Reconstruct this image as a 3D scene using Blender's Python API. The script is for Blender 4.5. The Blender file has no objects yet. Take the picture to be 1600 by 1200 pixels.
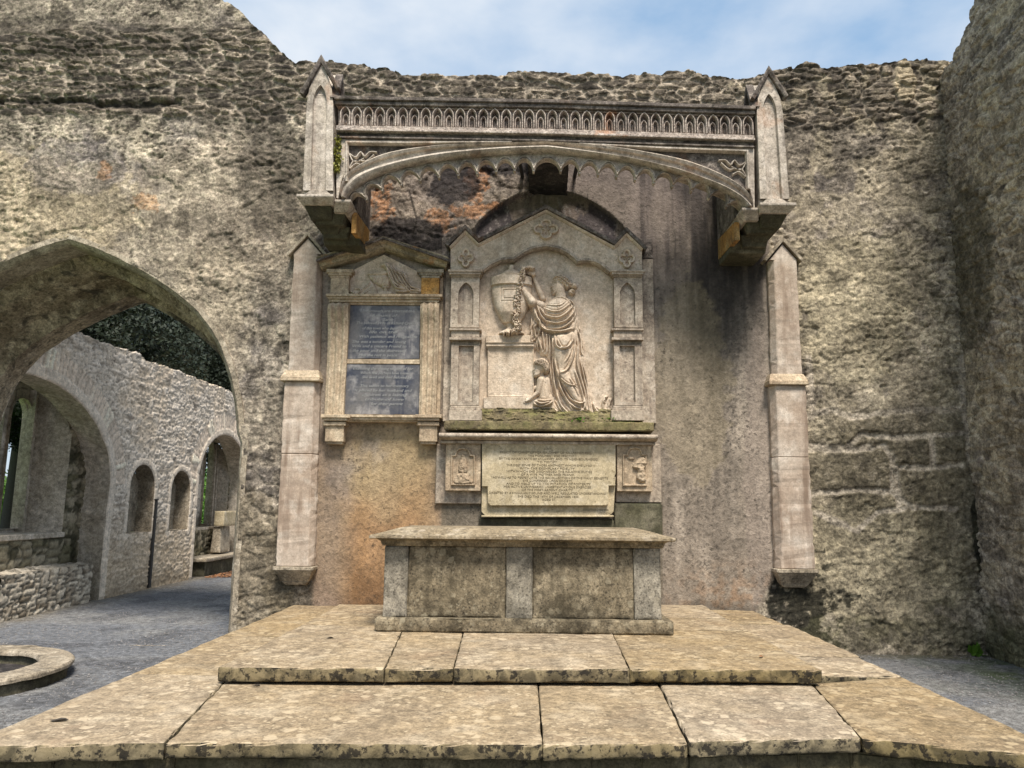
import bpy, bmesh, math, random
import numpy as np
from mathutils import Matrix, Vector
random.seed(7); RN = np.random.RandomState(11)
S = bpy.context.scene
COL = S.collection
# ------------------------------------------------------------------ camera
F = 1195.0; PITCH = .1575; YAW = -.015; ROLL = .010
CAM = np.array([0.0, -8.5, 1.52])
def basis(p, y, r):
    cy, sy, cp, sp = math.cos(y), math.sin(y), math.cos(p), math.sin(p)
    f = np.array([sy*cp, cy*cp, sp]); rt = np.array([cy, -sy, 0.0]); u = np.cross(rt, f)
    c, s = math.cos(r), math.sin(r)
    return c*rt + s*u, -s*rt + c*u, f
BR, BU, BF = basis(PITCH, YAW, ROLL)
cam = bpy.data.cameras.new('camera'); co = bpy.data.objects.new('camera', cam); COL.objects.link(co)
cam.sensor_width = 36; cam.lens = F/1600*36; cam.clip_start = .05; cam.clip_end = 2000
m = Matrix.Identity(4)
for i in range(3):
    m[i][0] = BR[i]; m[i][1] = BU[i]; m[i][2] = -BF[i]; m[i][3] = CAM[i]
co.matrix_world = m
S.camera = co
# ------------------------------------------------------------------ light
SUN_EL, SUN_AZ = math.radians(58), math.radians(165)     # azimuth clockwise from +Y
w = bpy.data.worlds.new("World"); S.world = w; w.use_nodes = True
nt = w.node_tree; nt.nodes.clear()
out = nt.nodes.new('ShaderNodeOutputWorld'); bg = nt.nodes.new('ShaderNodeBackground'); bg.inputs[1].default_value = .098
sky = nt.nodes.new('ShaderNodeTexSky'); sky.sky_type = 'NISHITA'; sky.sun_disc = False
sky.sun_elevation = SUN_EL; sky.sun_rotation = SUN_AZ; sky.air_density = 1.0; sky.dust_density = 1.5
tc = nt.nodes.new('ShaderNodeTexCoord'); mp = nt.nodes.new('ShaderNodeMapping'); mp.inputs['Scale'].default_value = (1.6, 1.6, 3.0)
mp.inputs['Location'].default_value = (.55, .1, .2)
nz = nt.nodes.new('ShaderNodeTexNoise'); nz.inputs['Scale'].default_value = 2.3; nz.inputs['Detail'].default_value = 6; nz.inputs['Roughness'].default_value = .5
rp = nt.nodes.new('ShaderNodeValToRGB'); rp.color_ramp.elements[0].position = .36; rp.color_ramp.elements[1].position = .74
mx = nt.nodes.new('ShaderNodeMix'); mx.data_type = 'RGBA'; mx.inputs[7].default_value = (5.6, 5.75, 5.9, 1)
tint = nt.nodes.new('ShaderNodeMix'); tint.data_type = 'RGBA'; tint.inputs[0].default_value = .7; tint.inputs[7].default_value = (2.2, 3.45, 5.0, 1)
lk = nt.links.new
lk(tc.outputs['Generated'], mp.inputs[0]); lk(mp.outputs[0], nz.inputs['Vector']); lk(nz.outputs[0], rp.inputs[0])
lk(sky.outputs[0], tint.inputs[6]); lk(tint.outputs[2], mx.inputs[6]); lk(rp.outputs[0], mx.inputs[0]); lk(mx.outputs[2], bg.inputs[0]); lk(bg.outputs[0], out.inputs[0])
sd = bpy.data.lights.new('sun', 'SUN'); sd.energy = 3.5; sd.angle = math.radians(16); sd.color = (1, .94, .86)
so = bpy.data.objects.new('sun', sd); COL.objects.link(so)
dirv = Vector((math.sin(SUN_AZ)*math.cos(SUN_EL), math.cos(SUN_AZ)*math.cos(SUN_EL), math.sin(SUN_EL)))
so.rotation_euler = dirv.to_track_quat('Z', 'Y').to_euler()
S.view_settings.view_transform = 'Standard'; S.view_settings.look = 'None'; S.view_settings.exposure = .82; S.view_settings.gamma = 1
S.render.engine = 'CYCLES'
# ------------------------------------------------------------------ pixel to plane helpers (real distances, used once while building)
def ray(px, py): return (px-800)/F*BR - (py-600)/F*BU + BF
def P(px, py, y=0.0):
    d = ray(px, py); t = (y-CAM[1])/d[1]; p = CAM+t*d; return (p[0], p[2])
def PX(px, py, x):
    d = ray(px, py); t = (x-CAM[0])/d[0]; p = CAM+t*d; return (p[1], p[2])
def PZ(px, py, z=0.0):
    d = ray(px, py); t = (z-CAM[2])/d[2]; p = CAM+t*d; return (p[0], p[1])
def PP(pts, y=0.0): return [P(a, b, y) for a, b in pts]
def project(x, y, z):
    vx, vy, vz = x-CAM[0], y-CAM[1], z-CAM[2]
    c = [vx*b[0]+vy*b[1]+vz*b[2] for b in (BR, BU, BF)]
    d = np.maximum(c[2], .05)
    return 800+F*c[0]/d, 600-F*c[1]/d
# ------------------------------------------------------------------ noise in numpy
def _h(ix, iy, s):
    n = (ix.astype(np.int64)*374761393 + iy.astype(np.int64)*668265263 + s*974711) & 0x7fffffff
    n = ((n ^ (n >> 13))*1274126177) & 0x7fffffff
    n = (n ^ (n >> 16))
    return (n & 0xffff)/65535.0
def vn(x, y, s=0):
    ix = np.floor(x); iy = np.floor(y); fx = x-ix; fy = y-iy
    fx = fx*fx*fx*(fx*(fx*6-15)+10); fy = fy*fy*fy*(fy*(fy*6-15)+10)
    a = _h(ix, iy, s); b = _h(ix+1, iy, s); c = _h(ix, iy+1, s); d = _h(ix+1, iy+1, s)
    return (a*(1-fx)+b*fx)*(1-fy)+(c*(1-fx)+d*fx)*fy
def fbm(x, y, o=4, s=0, g=.5):
    t = 0*x; a = 1.0; k = 0
    for i in range(o):
        t = t+a*(vn(x, y, s+i*17)*2-1); k += a; x = x*2.03+3.1; y = y*2.03-1.7; a *= g
    return t/k
def ridge(x, y, o=4, s=0, g=.55):
    t = 0*x; a = 1.0; k = 0
    for i in range(o):
        t = t+a*(1-np.abs(vn(x, y, s+i*13)*2-1)*2); k += a; x = x*2.1+1.3; y = y*2.1-2.7; a *= g
    return t/k
def worley(x, y, s=0, jit=.85):
    ix = np.floor(x); iy = np.floor(y)
    f1 = np.full(x.shape, 9.0); f2 = f1.copy(); idn = np.zeros(x.shape)
    for dx in (-1, 0, 1):
        for dy in (-1, 0, 1):
            cx = ix+dx; cy = iy+dy
            qx = cx+.5+(_h(cx, cy, s)-.5)*jit; qy = cy+.5+(_h(cx, cy, s+5)-.5)*jit
            d = np.maximum(np.abs(qx-x), np.abs(qy-y))*.55+np.hypot(qx-x, qy-y)*.45
            h = _h(cx, cy, s+9); c1 = d < f1
            f2 = np.where(c1, f1, np.minimum(f2, d)); idn = np.where(c1, h, idn); f1 = np.where(c1, d, f1)
    return f1, f2, idn
def ss(a, b, x):
    t = np.clip((x-a)/(b-a), 0, 1); return t*t*(3-2*t)
def blob(px, py, cx, cy, rx, ry, soft=.5, rot=0):
    c, s = math.cos(rot), math.sin(rot); u = (px-cx)*c+(py-cy)*s; v = -(px-cx)*s+(py-cy)*c
    return 1-ss(1-soft, 1+soft, np.sqrt((u/rx)**2+(v/ry)**2))
def mixc(c, col, k): return c+(np.array(col)-c)*k[..., None]
def inpoly(x, y, poly):
    r = np.zeros(x.shape, bool); n = len(poly)
    for i in range(n):
        x1, y1 = poly[i]; x2, y2 = poly[(i+1) % n]
        if y1 == y2: continue
        r ^= ((y1 > y) != (y2 > y)) & (x < (x2-x1)*(y-y1)/(y2-y1)+x1)
    return r
def dpoly(x, y, pts, closed=False):
    d = np.full(x.shape, 1e9); n = len(pts); T = np.zeros(x.shape); L = 0
    for i in range(n if closed else n-1):
        x1, y1 = pts[i]; x2, y2 = pts[(i+1) % n]; ex, ey = x2-x1, y2-y1; l = math.hypot(ex, ey)+1e-9
        t = np.clip(((x-x1)*ex+(y-y1)*ey)/l**2, 0, 1); q = np.hypot(x-x1-t*ex, y-y1-t*ey)
        T = np.where(q < d, L+t*l, T); d = np.minimum(d, q); L += l
    return d, T/max(L, 1e-9)
def snap(x, y, pts):
    bx = x.copy(); by = y.copy(); d = np.full(x.shape, 1e9); n = len(pts)
    for i in range(n):
        x1, y1 = pts[i]; x2, y2 = pts[(i+1) % n]; ex, ey = x2-x1, y2-y1; l2 = ex*ex+ey*ey+1e-12
        t = np.clip(((x-x1)*ex+(y-y1)*ey)/l2, 0, 1); qx = x1+t*ex; qy = y1+t*ey; q = np.hypot(x-qx, y-qy)
        c = q < d; bx = np.where(c, qx, bx); by = np.where(c, qy, by); d = np.minimum(d, q)
    return bx, by
def smooth(pts, n=8, closed=False):
    o = []; k = len(pts); g = lambda i: np.array(pts[i % k] if closed else pts[min(max(i, 0), k-1)], float)
    for i in range(k if closed else k-1):
        a, b, c, d = g(i-1), g(i), g(i+1), g(i+2)
        for j in range(n):
            t = j/n; o.append(tuple(.5*((2*b)+(-a+c)*t+(2*a-5*b+4*c-d)*t*t+(-a+3*b-3*c+d)*t**3)))
    if not closed: o.append(tuple(pts[-1]))
    return o
# ------------------------------------------------------------------ objects
def tag(o, label=None, cat=None, group=None, kind=None):
    if label: o['label'] = label
    if cat: o['category'] = cat
    if group: o['group'] = group
    if kind: o['kind'] = kind
    return o
def thing(name, label, cat, loc=(0, 0, 0), group=None):
    o = bpy.data.objects.new(name, None); COL.objects.link(o); o.location = loc; o.empty_display_size = .2
    return tag(o, label, cat, group)
def link(name, me, mat, parent=None, label=None):
    o = bpy.data.objects.new(name, me); COL.objects.link(o)
    if mat is not None and not me.materials: me.materials.append(mat)
    if parent is not None:
        o.parent = parent; o.matrix_parent_inverse = Matrix.Translation(parent.location).inverted() if parent.type == 'EMPTY' else Matrix.Identity(4)
    if label: o['label'] = label
    return o
class M:
    def __init__(s): s.v = []; s.f = []
    def add(s, v, f):
        o = len(s.v); s.v += [tuple(float(c) for c in q) for q in v]; s.f += [tuple(i+o for i in q) for q in f]; return s
    def prism(s, pts, y0, y1, back=None):          # (x,z) outline from y0 (front) to y1 (back)
        n = len(pts); b = back or pts
        v = [(a, y0, c) for a, c in pts]+[(a, y1, c) for a, c in b]
        return s.add(v, [tuple(range(n)), tuple(range(2*n-1, n-1, -1))]+[(i, n+i, n+(i+1) % n, (i+1) % n) for i in range(n)])
    def prismz(s, pts, z0, z1, top=None):
        n = len(pts); t = top or pts
        v = [(a, c, z0) for a, c in pts]+[(a, c, z1) for a, c in t]
        return s.add(v, [tuple(range(n-1, -1, -1)), tuple(range(n, 2*n))]+[(i, (i+1) % n, n+(i+1) % n, n+i) for i in range(n)])
    def box(s, x0, x1, y0, y1, z0, z1): return s.prismz([(x0, y0), (x1, y0), (x1, y1), (x0, y1)], z0, z1)
    def sweep(s, path, prof, closed=False, pclosed=True, y=0.0):   # path (x,z), profile (n,y), n along the left normal
        n = len(path); k = len(prof); v = []
        for i in range(n):
            p = np.array(path[i]); a = np.array(path[(i-1) % n]) if (closed or i > 0) else None; b = np.array(path[(i+1) % n]) if (closed or i < n-1) else None
            d1 = (p-a)/(np.linalg.norm(p-a)+1e-12) if a is not None else None; d2 = (b-p)/(np.linalg.norm(b-p)+1e-12) if b is not None else None
            if d1 is None: d1 = d2
            if d2 is None: d2 = d1
            n1 = np.array([-d1[1], d1[0]]); n2 = np.array([-d2[1], d2[0]]); q = n1+n2; q /= np.linalg.norm(q)+1e-12; q /= max(q@n1, .35)
            for (nn, yy) in prof: v.append((p[0]+q[0]*nn, y+yy, p[1]+q[1]*nn))
        f = []
        for i in range(n if closed else n-1):
            for j in range(k if pclosed else k-1):
                a = i*k+j; b = i*k+(j+1) % k; c = ((i+1) % n)*k+(j+1) % k; d = ((i+1) % n)*k+j; f.append((a, b, c, d))
        if not closed and pclosed: f += [tuple(range(k-1, -1, -1)), tuple(range((n-1)*k, n*k))]
        return s.add(v, f)
    def build(s, name, mat, parent=None, bevel=0, label=None, seg=1, smoothang=None, recalc=True):
        me = bpy.data.meshes.new(name); me.from_pydata(s.v, [], s.f)
        if recalc:
            bm = bmesh.new(); bm.from_mesh(me); bmesh.ops.recalc_face_normals(bm, faces=bm.faces); bm.to_mesh(me); bm.free()
        o = link(name, me, mat, parent, label)
        if bevel:
            b = o.modifiers.new('bevel', 'BEVEL'); b.width = bevel; b.segments = seg; b.limit_method = 'ANGLE'; b.angle_limit = math.radians(35); b.use_clamp_overlap = True
        if smoothang:
            me.shade_smooth(); me.set_sharp_from_angle(angle=math.radians(smoothang))
        return o
def n3(p, sc, s=0): return fbm(p[:, 0]*sc+p[:, 1]*sc*.73+s, p[:, 2]*sc+p[:, 1]*sc*.61-s, 3, s)
def hexa(name, c8, mat, parent=None, step=.04, amp=.004, chip=.010, label=None):
    """worn block: eight corners (bottom four counter-clockwise, top four), gridded, edges rounded off and chipped"""
    c = np.array(c8, float).reshape(2, 4, 3)
    lx = np.linalg.norm(c[0, 1]-c[0, 0]); ly = np.linalg.norm(c[0, 3]-c[0, 0]); lz = np.linalg.norm(c[1, 0]-c[0, 0])
    def axis(l):
        n = max(2, int(round(l/step))); e = min(.012, l*.2)/l
        return np.array([0, e]+list(np.linspace(0, 1, n+1)[1:-1])+[1-e, 1]) if n > 2 else np.array([0, e, .5, 1-e, 1])
    ax, ay, az = axis(lx), axis(ly), axis(lz)
    idx = {}; vs = []; uvw = []; fs = []
    def vid(i, j, k):
        key = (i, j, k)
        if key not in idx:
            u, v, t = ax[i], ay[j], az[k]; idx[key] = len(vs)
            b = (c[:, 0]*(1-u)+c[:, 1]*u)*(1-v)+(c[:, 3]*(1-u)+c[:, 2]*u)*v
            vs.append(b[0]*(1-t)+b[1]*t); uvw.append((i, j, k))
        return idx[key]
    nx, ny, nz_ = len(ax)-1, len(ay)-1, len(az)-1
    for i in range(nx):
        for j in range(ny):
            fs.append((vid(i, j, 0), vid(i, j+1, 0), vid(i+1, j+1, 0), vid(i+1, j, 0))); fs.append((vid(i, j, nz_), vid(i+1, j, nz_), vid(i+1, j+1, nz_), vid(i, j+1, nz_)))
    for i in range(nx):
        for k in range(nz_):
            fs.append((vid(i, 0, k), vid(i+1, 0, k), vid(i+1, 0, k+1), vid(i, 0, k+1))); fs.append((vid(i, ny, k), vid(i, ny, k+1), vid(i+1, ny, k+1), vid(i+1, ny, k)))
    for j in range(ny):
        for k in range(nz_):
            fs.append((vid(0, j, k), vid(0, j, k+1), vid(0, j+1, k+1), vid(0, j+1, k))); fs.append((vid(nx, j, k), vid(nx, j+1, k), vid(nx, j+1, k+1), vid(nx, j, k+1)))
    v = np.array(vs); q = np.array(uvw)
    sides = np.stack([np.where(q[:, 0] == 0, -1, np.where(q[:, 0] == nx, 1, 0)), np.where(q[:, 1] == 0, -1, np.where(q[:, 1] == ny, 1, 0)), np.where(q[:, 2] == 0, -1, np.where(q[:, 2] == nz_, 1, 0))], 1)
    cnt = (sides != 0).sum(1); cen = v.mean(0)
    ex = (c[0, 1]-c[0, 0])/lx; ey = (c[0, 3]-c[0, 0])/ly; ez = (c[1, 0]-c[0, 0])/lz
    dirn = sides[:, :1]*ex+sides[:, 1:2]*ey+sides[:, 2:3]*ez
    wob = n3(v, 5, 3)[:, None]*amp*1.2+n3(v, 22, 8)[:, None]*amp*.6
    ch = np.where(cnt >= 2, chip*(.35+2.2*np.clip(n3(v, 9, 21)-.12, 0, 1)+1.4*np.clip(n3(v, 40, 5)-.1, 0, 1)), 0)[:, None]
    v = v+dirn*(wob-ch)
    me = bpy.data.meshes.new(name); me.from_pydata([tuple(a) for a in v], [], fs); me.shade_smooth(); me.set_sharp_from_angle(angle=math.radians(50))
    return link(name, me, mat, parent, label)
def cuboid(x0, x1, y0, y1, z0, z1, ins=(0, 0)):
    a, b = ins
    return [(x0, y0, z0), (x1, y0, z0), (x1, y1, z0), (x0, y1, z0), (x0+a, y0+b, z1), (x1-a, y0+b, z1), (x1-a, y1-b, z1), (x0+a, y1-b, z1)]
# ------------------------------------------------------------------ materials
def stone(name, a, b, c=None, scale=1.0, dark=(.03, .027, .022), dk=.3, speck=.3, streak=.3, lichen=0.0, lcol=(.42, .38, .28), lsc=9.0, moss=0.0, mcol=(.045, .055, .015),
          orange=0.0, bump=.5, vcol=False, rough=.9, fine=1.0, pit=0.0, con=1.0, edge=0.0, var=0.0):
    """weathered stone: two tones by large noise, soot in patches and vertical runs, specks, lichen discs, moss on ledges"""
    wm = lambda q: (min(q[0]*1.05, .8), q[1]*.99, q[2]*.94) if q else q
    a, b, c, dark, lcol = wm(a), wm(b), wm(c), wm(dark), wm(lcol)
    m = bpy.data.materials.new(name); m.use_nodes = True; t = m.node_tree; N = t.nodes.new; L = t.links.new
    bs = t.nodes['Principled BSDF']; bs.inputs['Roughness'].default_value = rough; bs.inputs['Specular IOR Level'].default_value = .25
    geo = N('ShaderNodeNewGeometry')
    def noise(sc, det=4, r=.55, vec=None, dist=0):
        n = N('ShaderNodeTexNoise'); n.inputs['Scale'].default_value = sc; n.inputs['Detail'].default_value = det; n.inputs['Roughness'].default_value = r; n.inputs['Distortion'].default_value = dist
        L(vec or geo.outputs['Position'], n.inputs['Vector']); return n.outputs[0]
    def mapr(x, lo, hi, o0=0, o1=1):
        n = N('ShaderNodeMapRange'); n.inputs[1].default_value = lo; n.inputs[2].default_value = hi; n.inputs[3].default_value = o0; n.inputs[4].default_value = o1; L(x, n.inputs[0]); return n.outputs[0]
    def mix(fac, x, y):
        n = N('ShaderNodeMix'); n.data_type = 'RGBA'
        (L(fac, n.inputs[0]) if not isinstance(fac, float) else setattr(n.inputs[0], 'default_value', fac))
        for s_, q in ((6, x), (7, y)):
            if isinstance(q, tuple): n.inputs[s_].default_value = (*q, 1)
            else: L(q, n.inputs[s_])
        return n.outputs[2]
    def mul(x, y):
        n = N('ShaderNodeMath'); n.operation = 'MULTIPLY'
        for i, q in enumerate((x, y)):
            if isinstance(q, float): n.inputs[i].default_value = q
            else: L(q, n.inputs[i])
        return n.outputs[0]
    big = noise(1.3*scale, 5, .6, dist=.4)
    if vcol:
        at = N('ShaderNodeVertexColor'); at.layer_name = 'Col'; col = at.outputs[0]; alp = at.outputs[1]
    else:
        col = mix(mapr(big, .36, .64), a, b)
        if c: col = mix(mapr(noise(4.1*scale, 4), .5, .72), col, c)
    med = noise(16*scale, 6, .65, dist=.3); fin = noise(70*fine, 5, .7)
    v = N('ShaderNodeMix'); v.data_type = 'RGBA'; v.blend_type = 'MULTIPLY'; v.inputs[0].default_value = 1
    if vcol: L(alp, v.inputs[0])
    L(col, v.inputs[6]); g = N('ShaderNodeCombineColor'); mm = mapr(med, .32, .68, 1-.42*con, 1+.38*con); ff = mapr(fin, .34, .66, 1-.34*con, 1+.32*con); pr = mul(mm, ff)
    for i in range(3): L(pr, g.inputs[i])
    L(g.outputs[0], v.inputs[7]); col = v.outputs[2]
    if streak > 0:
        mp = N('ShaderNodeMapping'); mp.inputs['Scale'].default_value = (7*scale, 7*scale, .55*scale); L(geo.outputs['Position'], mp.inputs[0])
        st = noise(1.0, 5, .6, mp.outputs[0]); f = mul(mapr(st, .52, .66), mapr(big, .35, .6)); col = mix(mul(f, streak), col, dark)
    if dk > 0: col = mix(mul(mapr(noise(3.2*scale, 7, .7, dist=.6), .53, .63), dk), col, dark)
    if speck > 0: col = mix(mul(mul(mapr(noise(34*fine, 5, .7), .57, .63), speck), mapr(noise(2.3*scale, 3), .35, .6)), col, dark)
    if pit > 0:
        vo = N('ShaderNodeTexVoronoi'); vo.inputs['Scale'].default_value = 34; L(geo.outputs['Position'], vo.inputs['Vector'])
        pm = mul(mapr(vo.outputs['Distance'], .2, .3, 1, 0), mapr(noise(5, 3), .40, .52)); col = mix(mul(pm, pit), col, (.015, .013, .011))
    if lichen > 0:
        dv = N('ShaderNodeVectorMath'); dv.operation = 'ADD'; nn = N('ShaderNodeTexNoise'); nn.inputs['Scale'].default_value = 22; L(geo.outputs['Position'], nn.inputs['Vector'])
        sc_ = N('ShaderNodeVectorMath'); sc_.operation = 'SCALE'; sc_.inputs['Scale'].default_value = .06; L(nn.outputs['Color'], sc_.inputs[0]); L(geo.outputs['Position'], dv.inputs[0]); L(sc_.outputs[0], dv.inputs[1])
        for k, (s1, w1) in enumerate(((lsc, .30), (lsc*2.3, .28), (lsc*.55, .2))):
            vo = N('ShaderNodeTexVoronoi'); vo.inputs['Scale'].default_value = s1; L(dv.outputs[0], vo.inputs['Vector'])
            lm = mul(mapr(vo.outputs['Distance'], w1-.05, w1+.02, 1, 0), mapr(noise(2.2+k*1.7, 3), .46, .56))
            col = mix(mul(lm, lichen), col, lcol)
    if orange > 0: col = mix(mul(mapr(noise(2.6, 5, .6, dist=.5), .6, .68), orange), col, (.42, .15, .03))
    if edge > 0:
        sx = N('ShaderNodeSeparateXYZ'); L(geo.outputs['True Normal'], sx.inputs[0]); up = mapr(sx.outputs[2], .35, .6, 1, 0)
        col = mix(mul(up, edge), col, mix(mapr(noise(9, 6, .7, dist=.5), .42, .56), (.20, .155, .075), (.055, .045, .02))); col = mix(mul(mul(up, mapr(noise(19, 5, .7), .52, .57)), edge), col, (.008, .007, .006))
    if moss > 0:
        sx = N('ShaderNodeSeparateXYZ'); L(geo.outputs['Normal'], sx.inputs[0])
        col = mix(mul(mul(mapr(sx.outputs[2], -.2, .8, .35, 1), mapr(noise(6, 6, .7), .46, .58)), moss), col, mcol)
    if var > 0:
        oi = N('ShaderNodeObjectInfo'); hv = N('ShaderNodeHueSaturation'); L(mapr(oi.outputs['Random'], 0, 1, 1-var, 1+var), hv.inputs['Value']); L(mapr(oi.outputs['Random'], 0, 1, 1.08, .86), hv.inputs['Saturation']); L(col, hv.inputs['Color']); col = hv.outputs[0]
    L(col, bs.inputs['Base Color'])
    bp = N('ShaderNodeBump'); bp.inputs['Strength'].default_value = bump; bp.inputs['Distance'].default_value = .02
    ad = N('ShaderNodeMath'); ad.operation = 'ADD'; L(mul(med, .8), ad.inputs[0]); L(mul(fin, .35), ad.inputs[1]); L(ad.outputs[0], bp.inputs['Height']); L(bp.outputs[0], bs.inputs['Normal'])
    return m
MT = {
 'wall': stone('ruin_wall_stone', (.2,)*3, (.2,)*3, vcol=True, dk=.0, speck=.7, streak=0, bump=1.0, fine=.7, con=1.25),
 'far': stone('whitewashed_rubble', (.2,)*3, (.2,)*3, vcol=True, dk=0, speck=.3, streak=0, bump=.5, con=.75),
 'canopy': stone('canopy_limestone', (.48, .44, .38), (.33, .295, .245), (.57, .53, .47), dk=.42, speck=.7, streak=.6, bump=.3, orange=.2, con=.8, scale=1.3, dark=(.075, .062, .055)),
 'sooty': stone('sooted_limestone', (.17, .15, .135), (.07, .06, .052), (.30, .27, .235), dk=.8, speck=.8, streak=.5, bump=.5, orange=.12, scale=1.6, con=1.2),
 'frieze': stone('weathered_frieze', (.44, .39, .34), (.30, .26, .23), (.58, .53, .48), dk=.45, speck=.8, streak=.3, bump=.5, orange=.5, scale=2.2, con=1.2, dark=(.04, .033, .038)),
 'monument': stone('monument_stone', (.43, .38, .305), (.29, .245, .195), (.50, .455, .38), dk=.5, speck=.7, streak=.6, bump=.25, con=.8, scale=1.5, dark=(.085, .068, .058)),
 'marble': stone('relief_stone', (.54, .46, .36), (.44, .37, .285), (.60, .54, .45), dk=.28, speck=.7, streak=.35, bump=.14, scale=1.4, con=.6, dark=(.17, .135, .095)),
 'tablet': stone('inscription_stone', (.47, .41, .28), (.37, .32, .21), (.53, .48, .36), dk=.2, speck=.6, streak=.15, bump=.18, con=.6, scale=1.6, dark=(.14, .11, .06)),
 'plaque': stone('plaque_stone', (.46, .385, .275), (.34, .27, .19), (.54, .47, .35), dk=.4, speck=.6, streak=.35, bump=.25, con=.8, scale=1.6, dark=(.10, .08, .055)),
 'pilaster': stone('buttress_stone', (.46, .405, .34), (.35, .285, .225), (.55, .505, .44), dk=.12, speck=.5, streak=1.0, bump=.2, dark=(.215, .165, .125), con=.5, scale=1.15),
 'tawny': stone('tawny_coping', (.36, .31, .215), (.22, .185, .12), (.42, .36, .25), dk=.4, speck=.6, streak=.2, bump=.4, orange=.6, scale=1.4),
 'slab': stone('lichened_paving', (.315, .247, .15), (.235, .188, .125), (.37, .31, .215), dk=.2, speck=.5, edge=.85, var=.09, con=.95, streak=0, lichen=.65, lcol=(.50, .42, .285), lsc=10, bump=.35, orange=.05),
 'slabedge': stone('mossy_paving_edge', (.12, .10, .055), (.08, .07, .04), (.2, .17, .1), dk=.7, speck=.8, streak=.2, moss=.3, bump=.6),
 'altar': stone('altar_stone', (.20, .17, .115), (.105, .09, .06), (.27, .235, .165), dk=.5, speck=.8, streak=.8, lichen=.4, lcol=(.36, .33, .24), lsc=11, pit=.55, bump=.5, con=1.2, dark=(.028, .024, .014)),
 'altarpost': stone('altar_post_stone', (.235, .22, .18), (.16, .15, .12), (.30, .285, .235), dk=.35, speck=.7, streak=.5, lichen=.35, lcol=(.38, .35, .27), lsc=11, pit=.5, bump=.4, con=1.1),
 'altartop': stone('altar_slab_stone', (.27, .225, .15), (.2, .165, .11), (.34, .3, .22), dk=.4, speck=.6, streak=.1, lichen=.6, lcol=(.42, .37, .29), lsc=9, pit=.5, bump=.4),
 'mossy': stone('mossy_ledge', (.19, .16, .085), (.12, .10, .06), (.24, .21, .12), dk=.6, speck=.8, streak=.3, moss=.35, mcol=(.15, .17, .03), bump=.7),
 'grimy': stone('damp_corbel_stone', (.085, .08, .05), (.05, .048, .035), (.15, .14, .1), dk=.5, speck=.5, streak=.2, moss=.3, bump=.5),
 'rust': stone('rust_stained_stone', (.40, .22, .06), (.26, .15, .06), (.42, .33, .16), dk=.35, speck=.5, streak=.3, bump=.5),
 'slate': stone('slate', (.145, .145, .145), (.05, .058, .08), (.28, .28, .28), dk=.0, speck=.1, streak=1.0, dark=(.014, .020, .045), bump=.06, rough=.28, scale=1.9, con=.35),
 'soot': stone('black_crust_and_hollow_shade', (.05, .046, .046), (.02, .019, .02), (.10, .09, .085), dk=.3, speck=.3, streak=0, bump=1, scale=3),
 'arch': stone('arch_stone', (.36, .32, .25), (.22, .19, .14), (.45, .41, .33), dk=.45, speck=.6, streak=.1, bump=.4, scale=1.5, con=1.1),
 'soffit': stone('soffit_stone', (.36, .305, .21), (.15, .12, .08), (.46, .40, .29), dk=.75, speck=.6, streak=0, bump=.8, scale=1.6, con=1.2),
 'ashlar': stone('pale_ashlar', (.48, .44, .37), (.36, .32, .25), (.56, .52, .45), dk=.2, speck=.3, streak=.2, bump=.35),
 'gravel': stone('gravel', (.145, .145, .148), (.11, .11, .113), (.17, .165, .155), dk=.0, speck=.8, streak=0, bump=1.0, fine=1.2, scale=.6),
 'gravelv': stone('gravel_patchy', (.14,)*3, (.14,)*3, vcol=True, dk=0, speck=.9, streak=0, bump=1.0, fine=1.1, scale=.9, con=1.3),
 'lawn': stone('lawn', (.09, .22, .01), (.07, .17, .01), dk=0, speck=.3, streak=0, bump=.6, dark=(.02, .06, .005)),
}
def plain(name, c, rough=.8, metal=0):
    m = bpy.data.materials.new(name); m.use_nodes = True; b = m.node_tree.nodes['Principled BSDF']; t = m.node_tree
    n = t.nodes.new('ShaderNodeTexNoise'); n.inputs['Scale'].default_value = 14; r = t.nodes.new('ShaderNodeMix'); r.data_type = 'RGBA'
    r.inputs[6].default_value = (*[q*.6 for q in c], 1); r.inputs[7].default_value = (*[q*1.3 for q in c], 1); g = t.nodes.new('ShaderNodeNewGeometry')
    t.links.new(g.outputs['Position'], n.inputs['Vector']); t.links.new(n.outputs[0], r.inputs[0]); t.links.new(r.outputs[2], b.inputs['Base Color'])
    b.inputs['Roughness'].default_value = rough; b.inputs['Metallic'].default_value = metal; return m
MT['iron'] = plain('black_iron', (.02, .018, .016), .7)
MT['letter'] = plain('cut_lettering', (.19, .15, .09), .9)
MT['letterpale'] = plain('pale_lettering', (.30, .30, .29), .8)
MT['yew'] = plain('dark_foliage', (.012, .022, .008), .7)
MT['leaf'] = plain('fresh_leaves', (.08, .17, .012), .6)
MT['fern'] = plain('yellow_green_leaves', (.20, .19, .02), .6)
MT['bark'] = plain('bark', (.05, .04, .03), .9)
MT['litter'] = plain('dead_leaves', (.22, .10, .04), .8)
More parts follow.
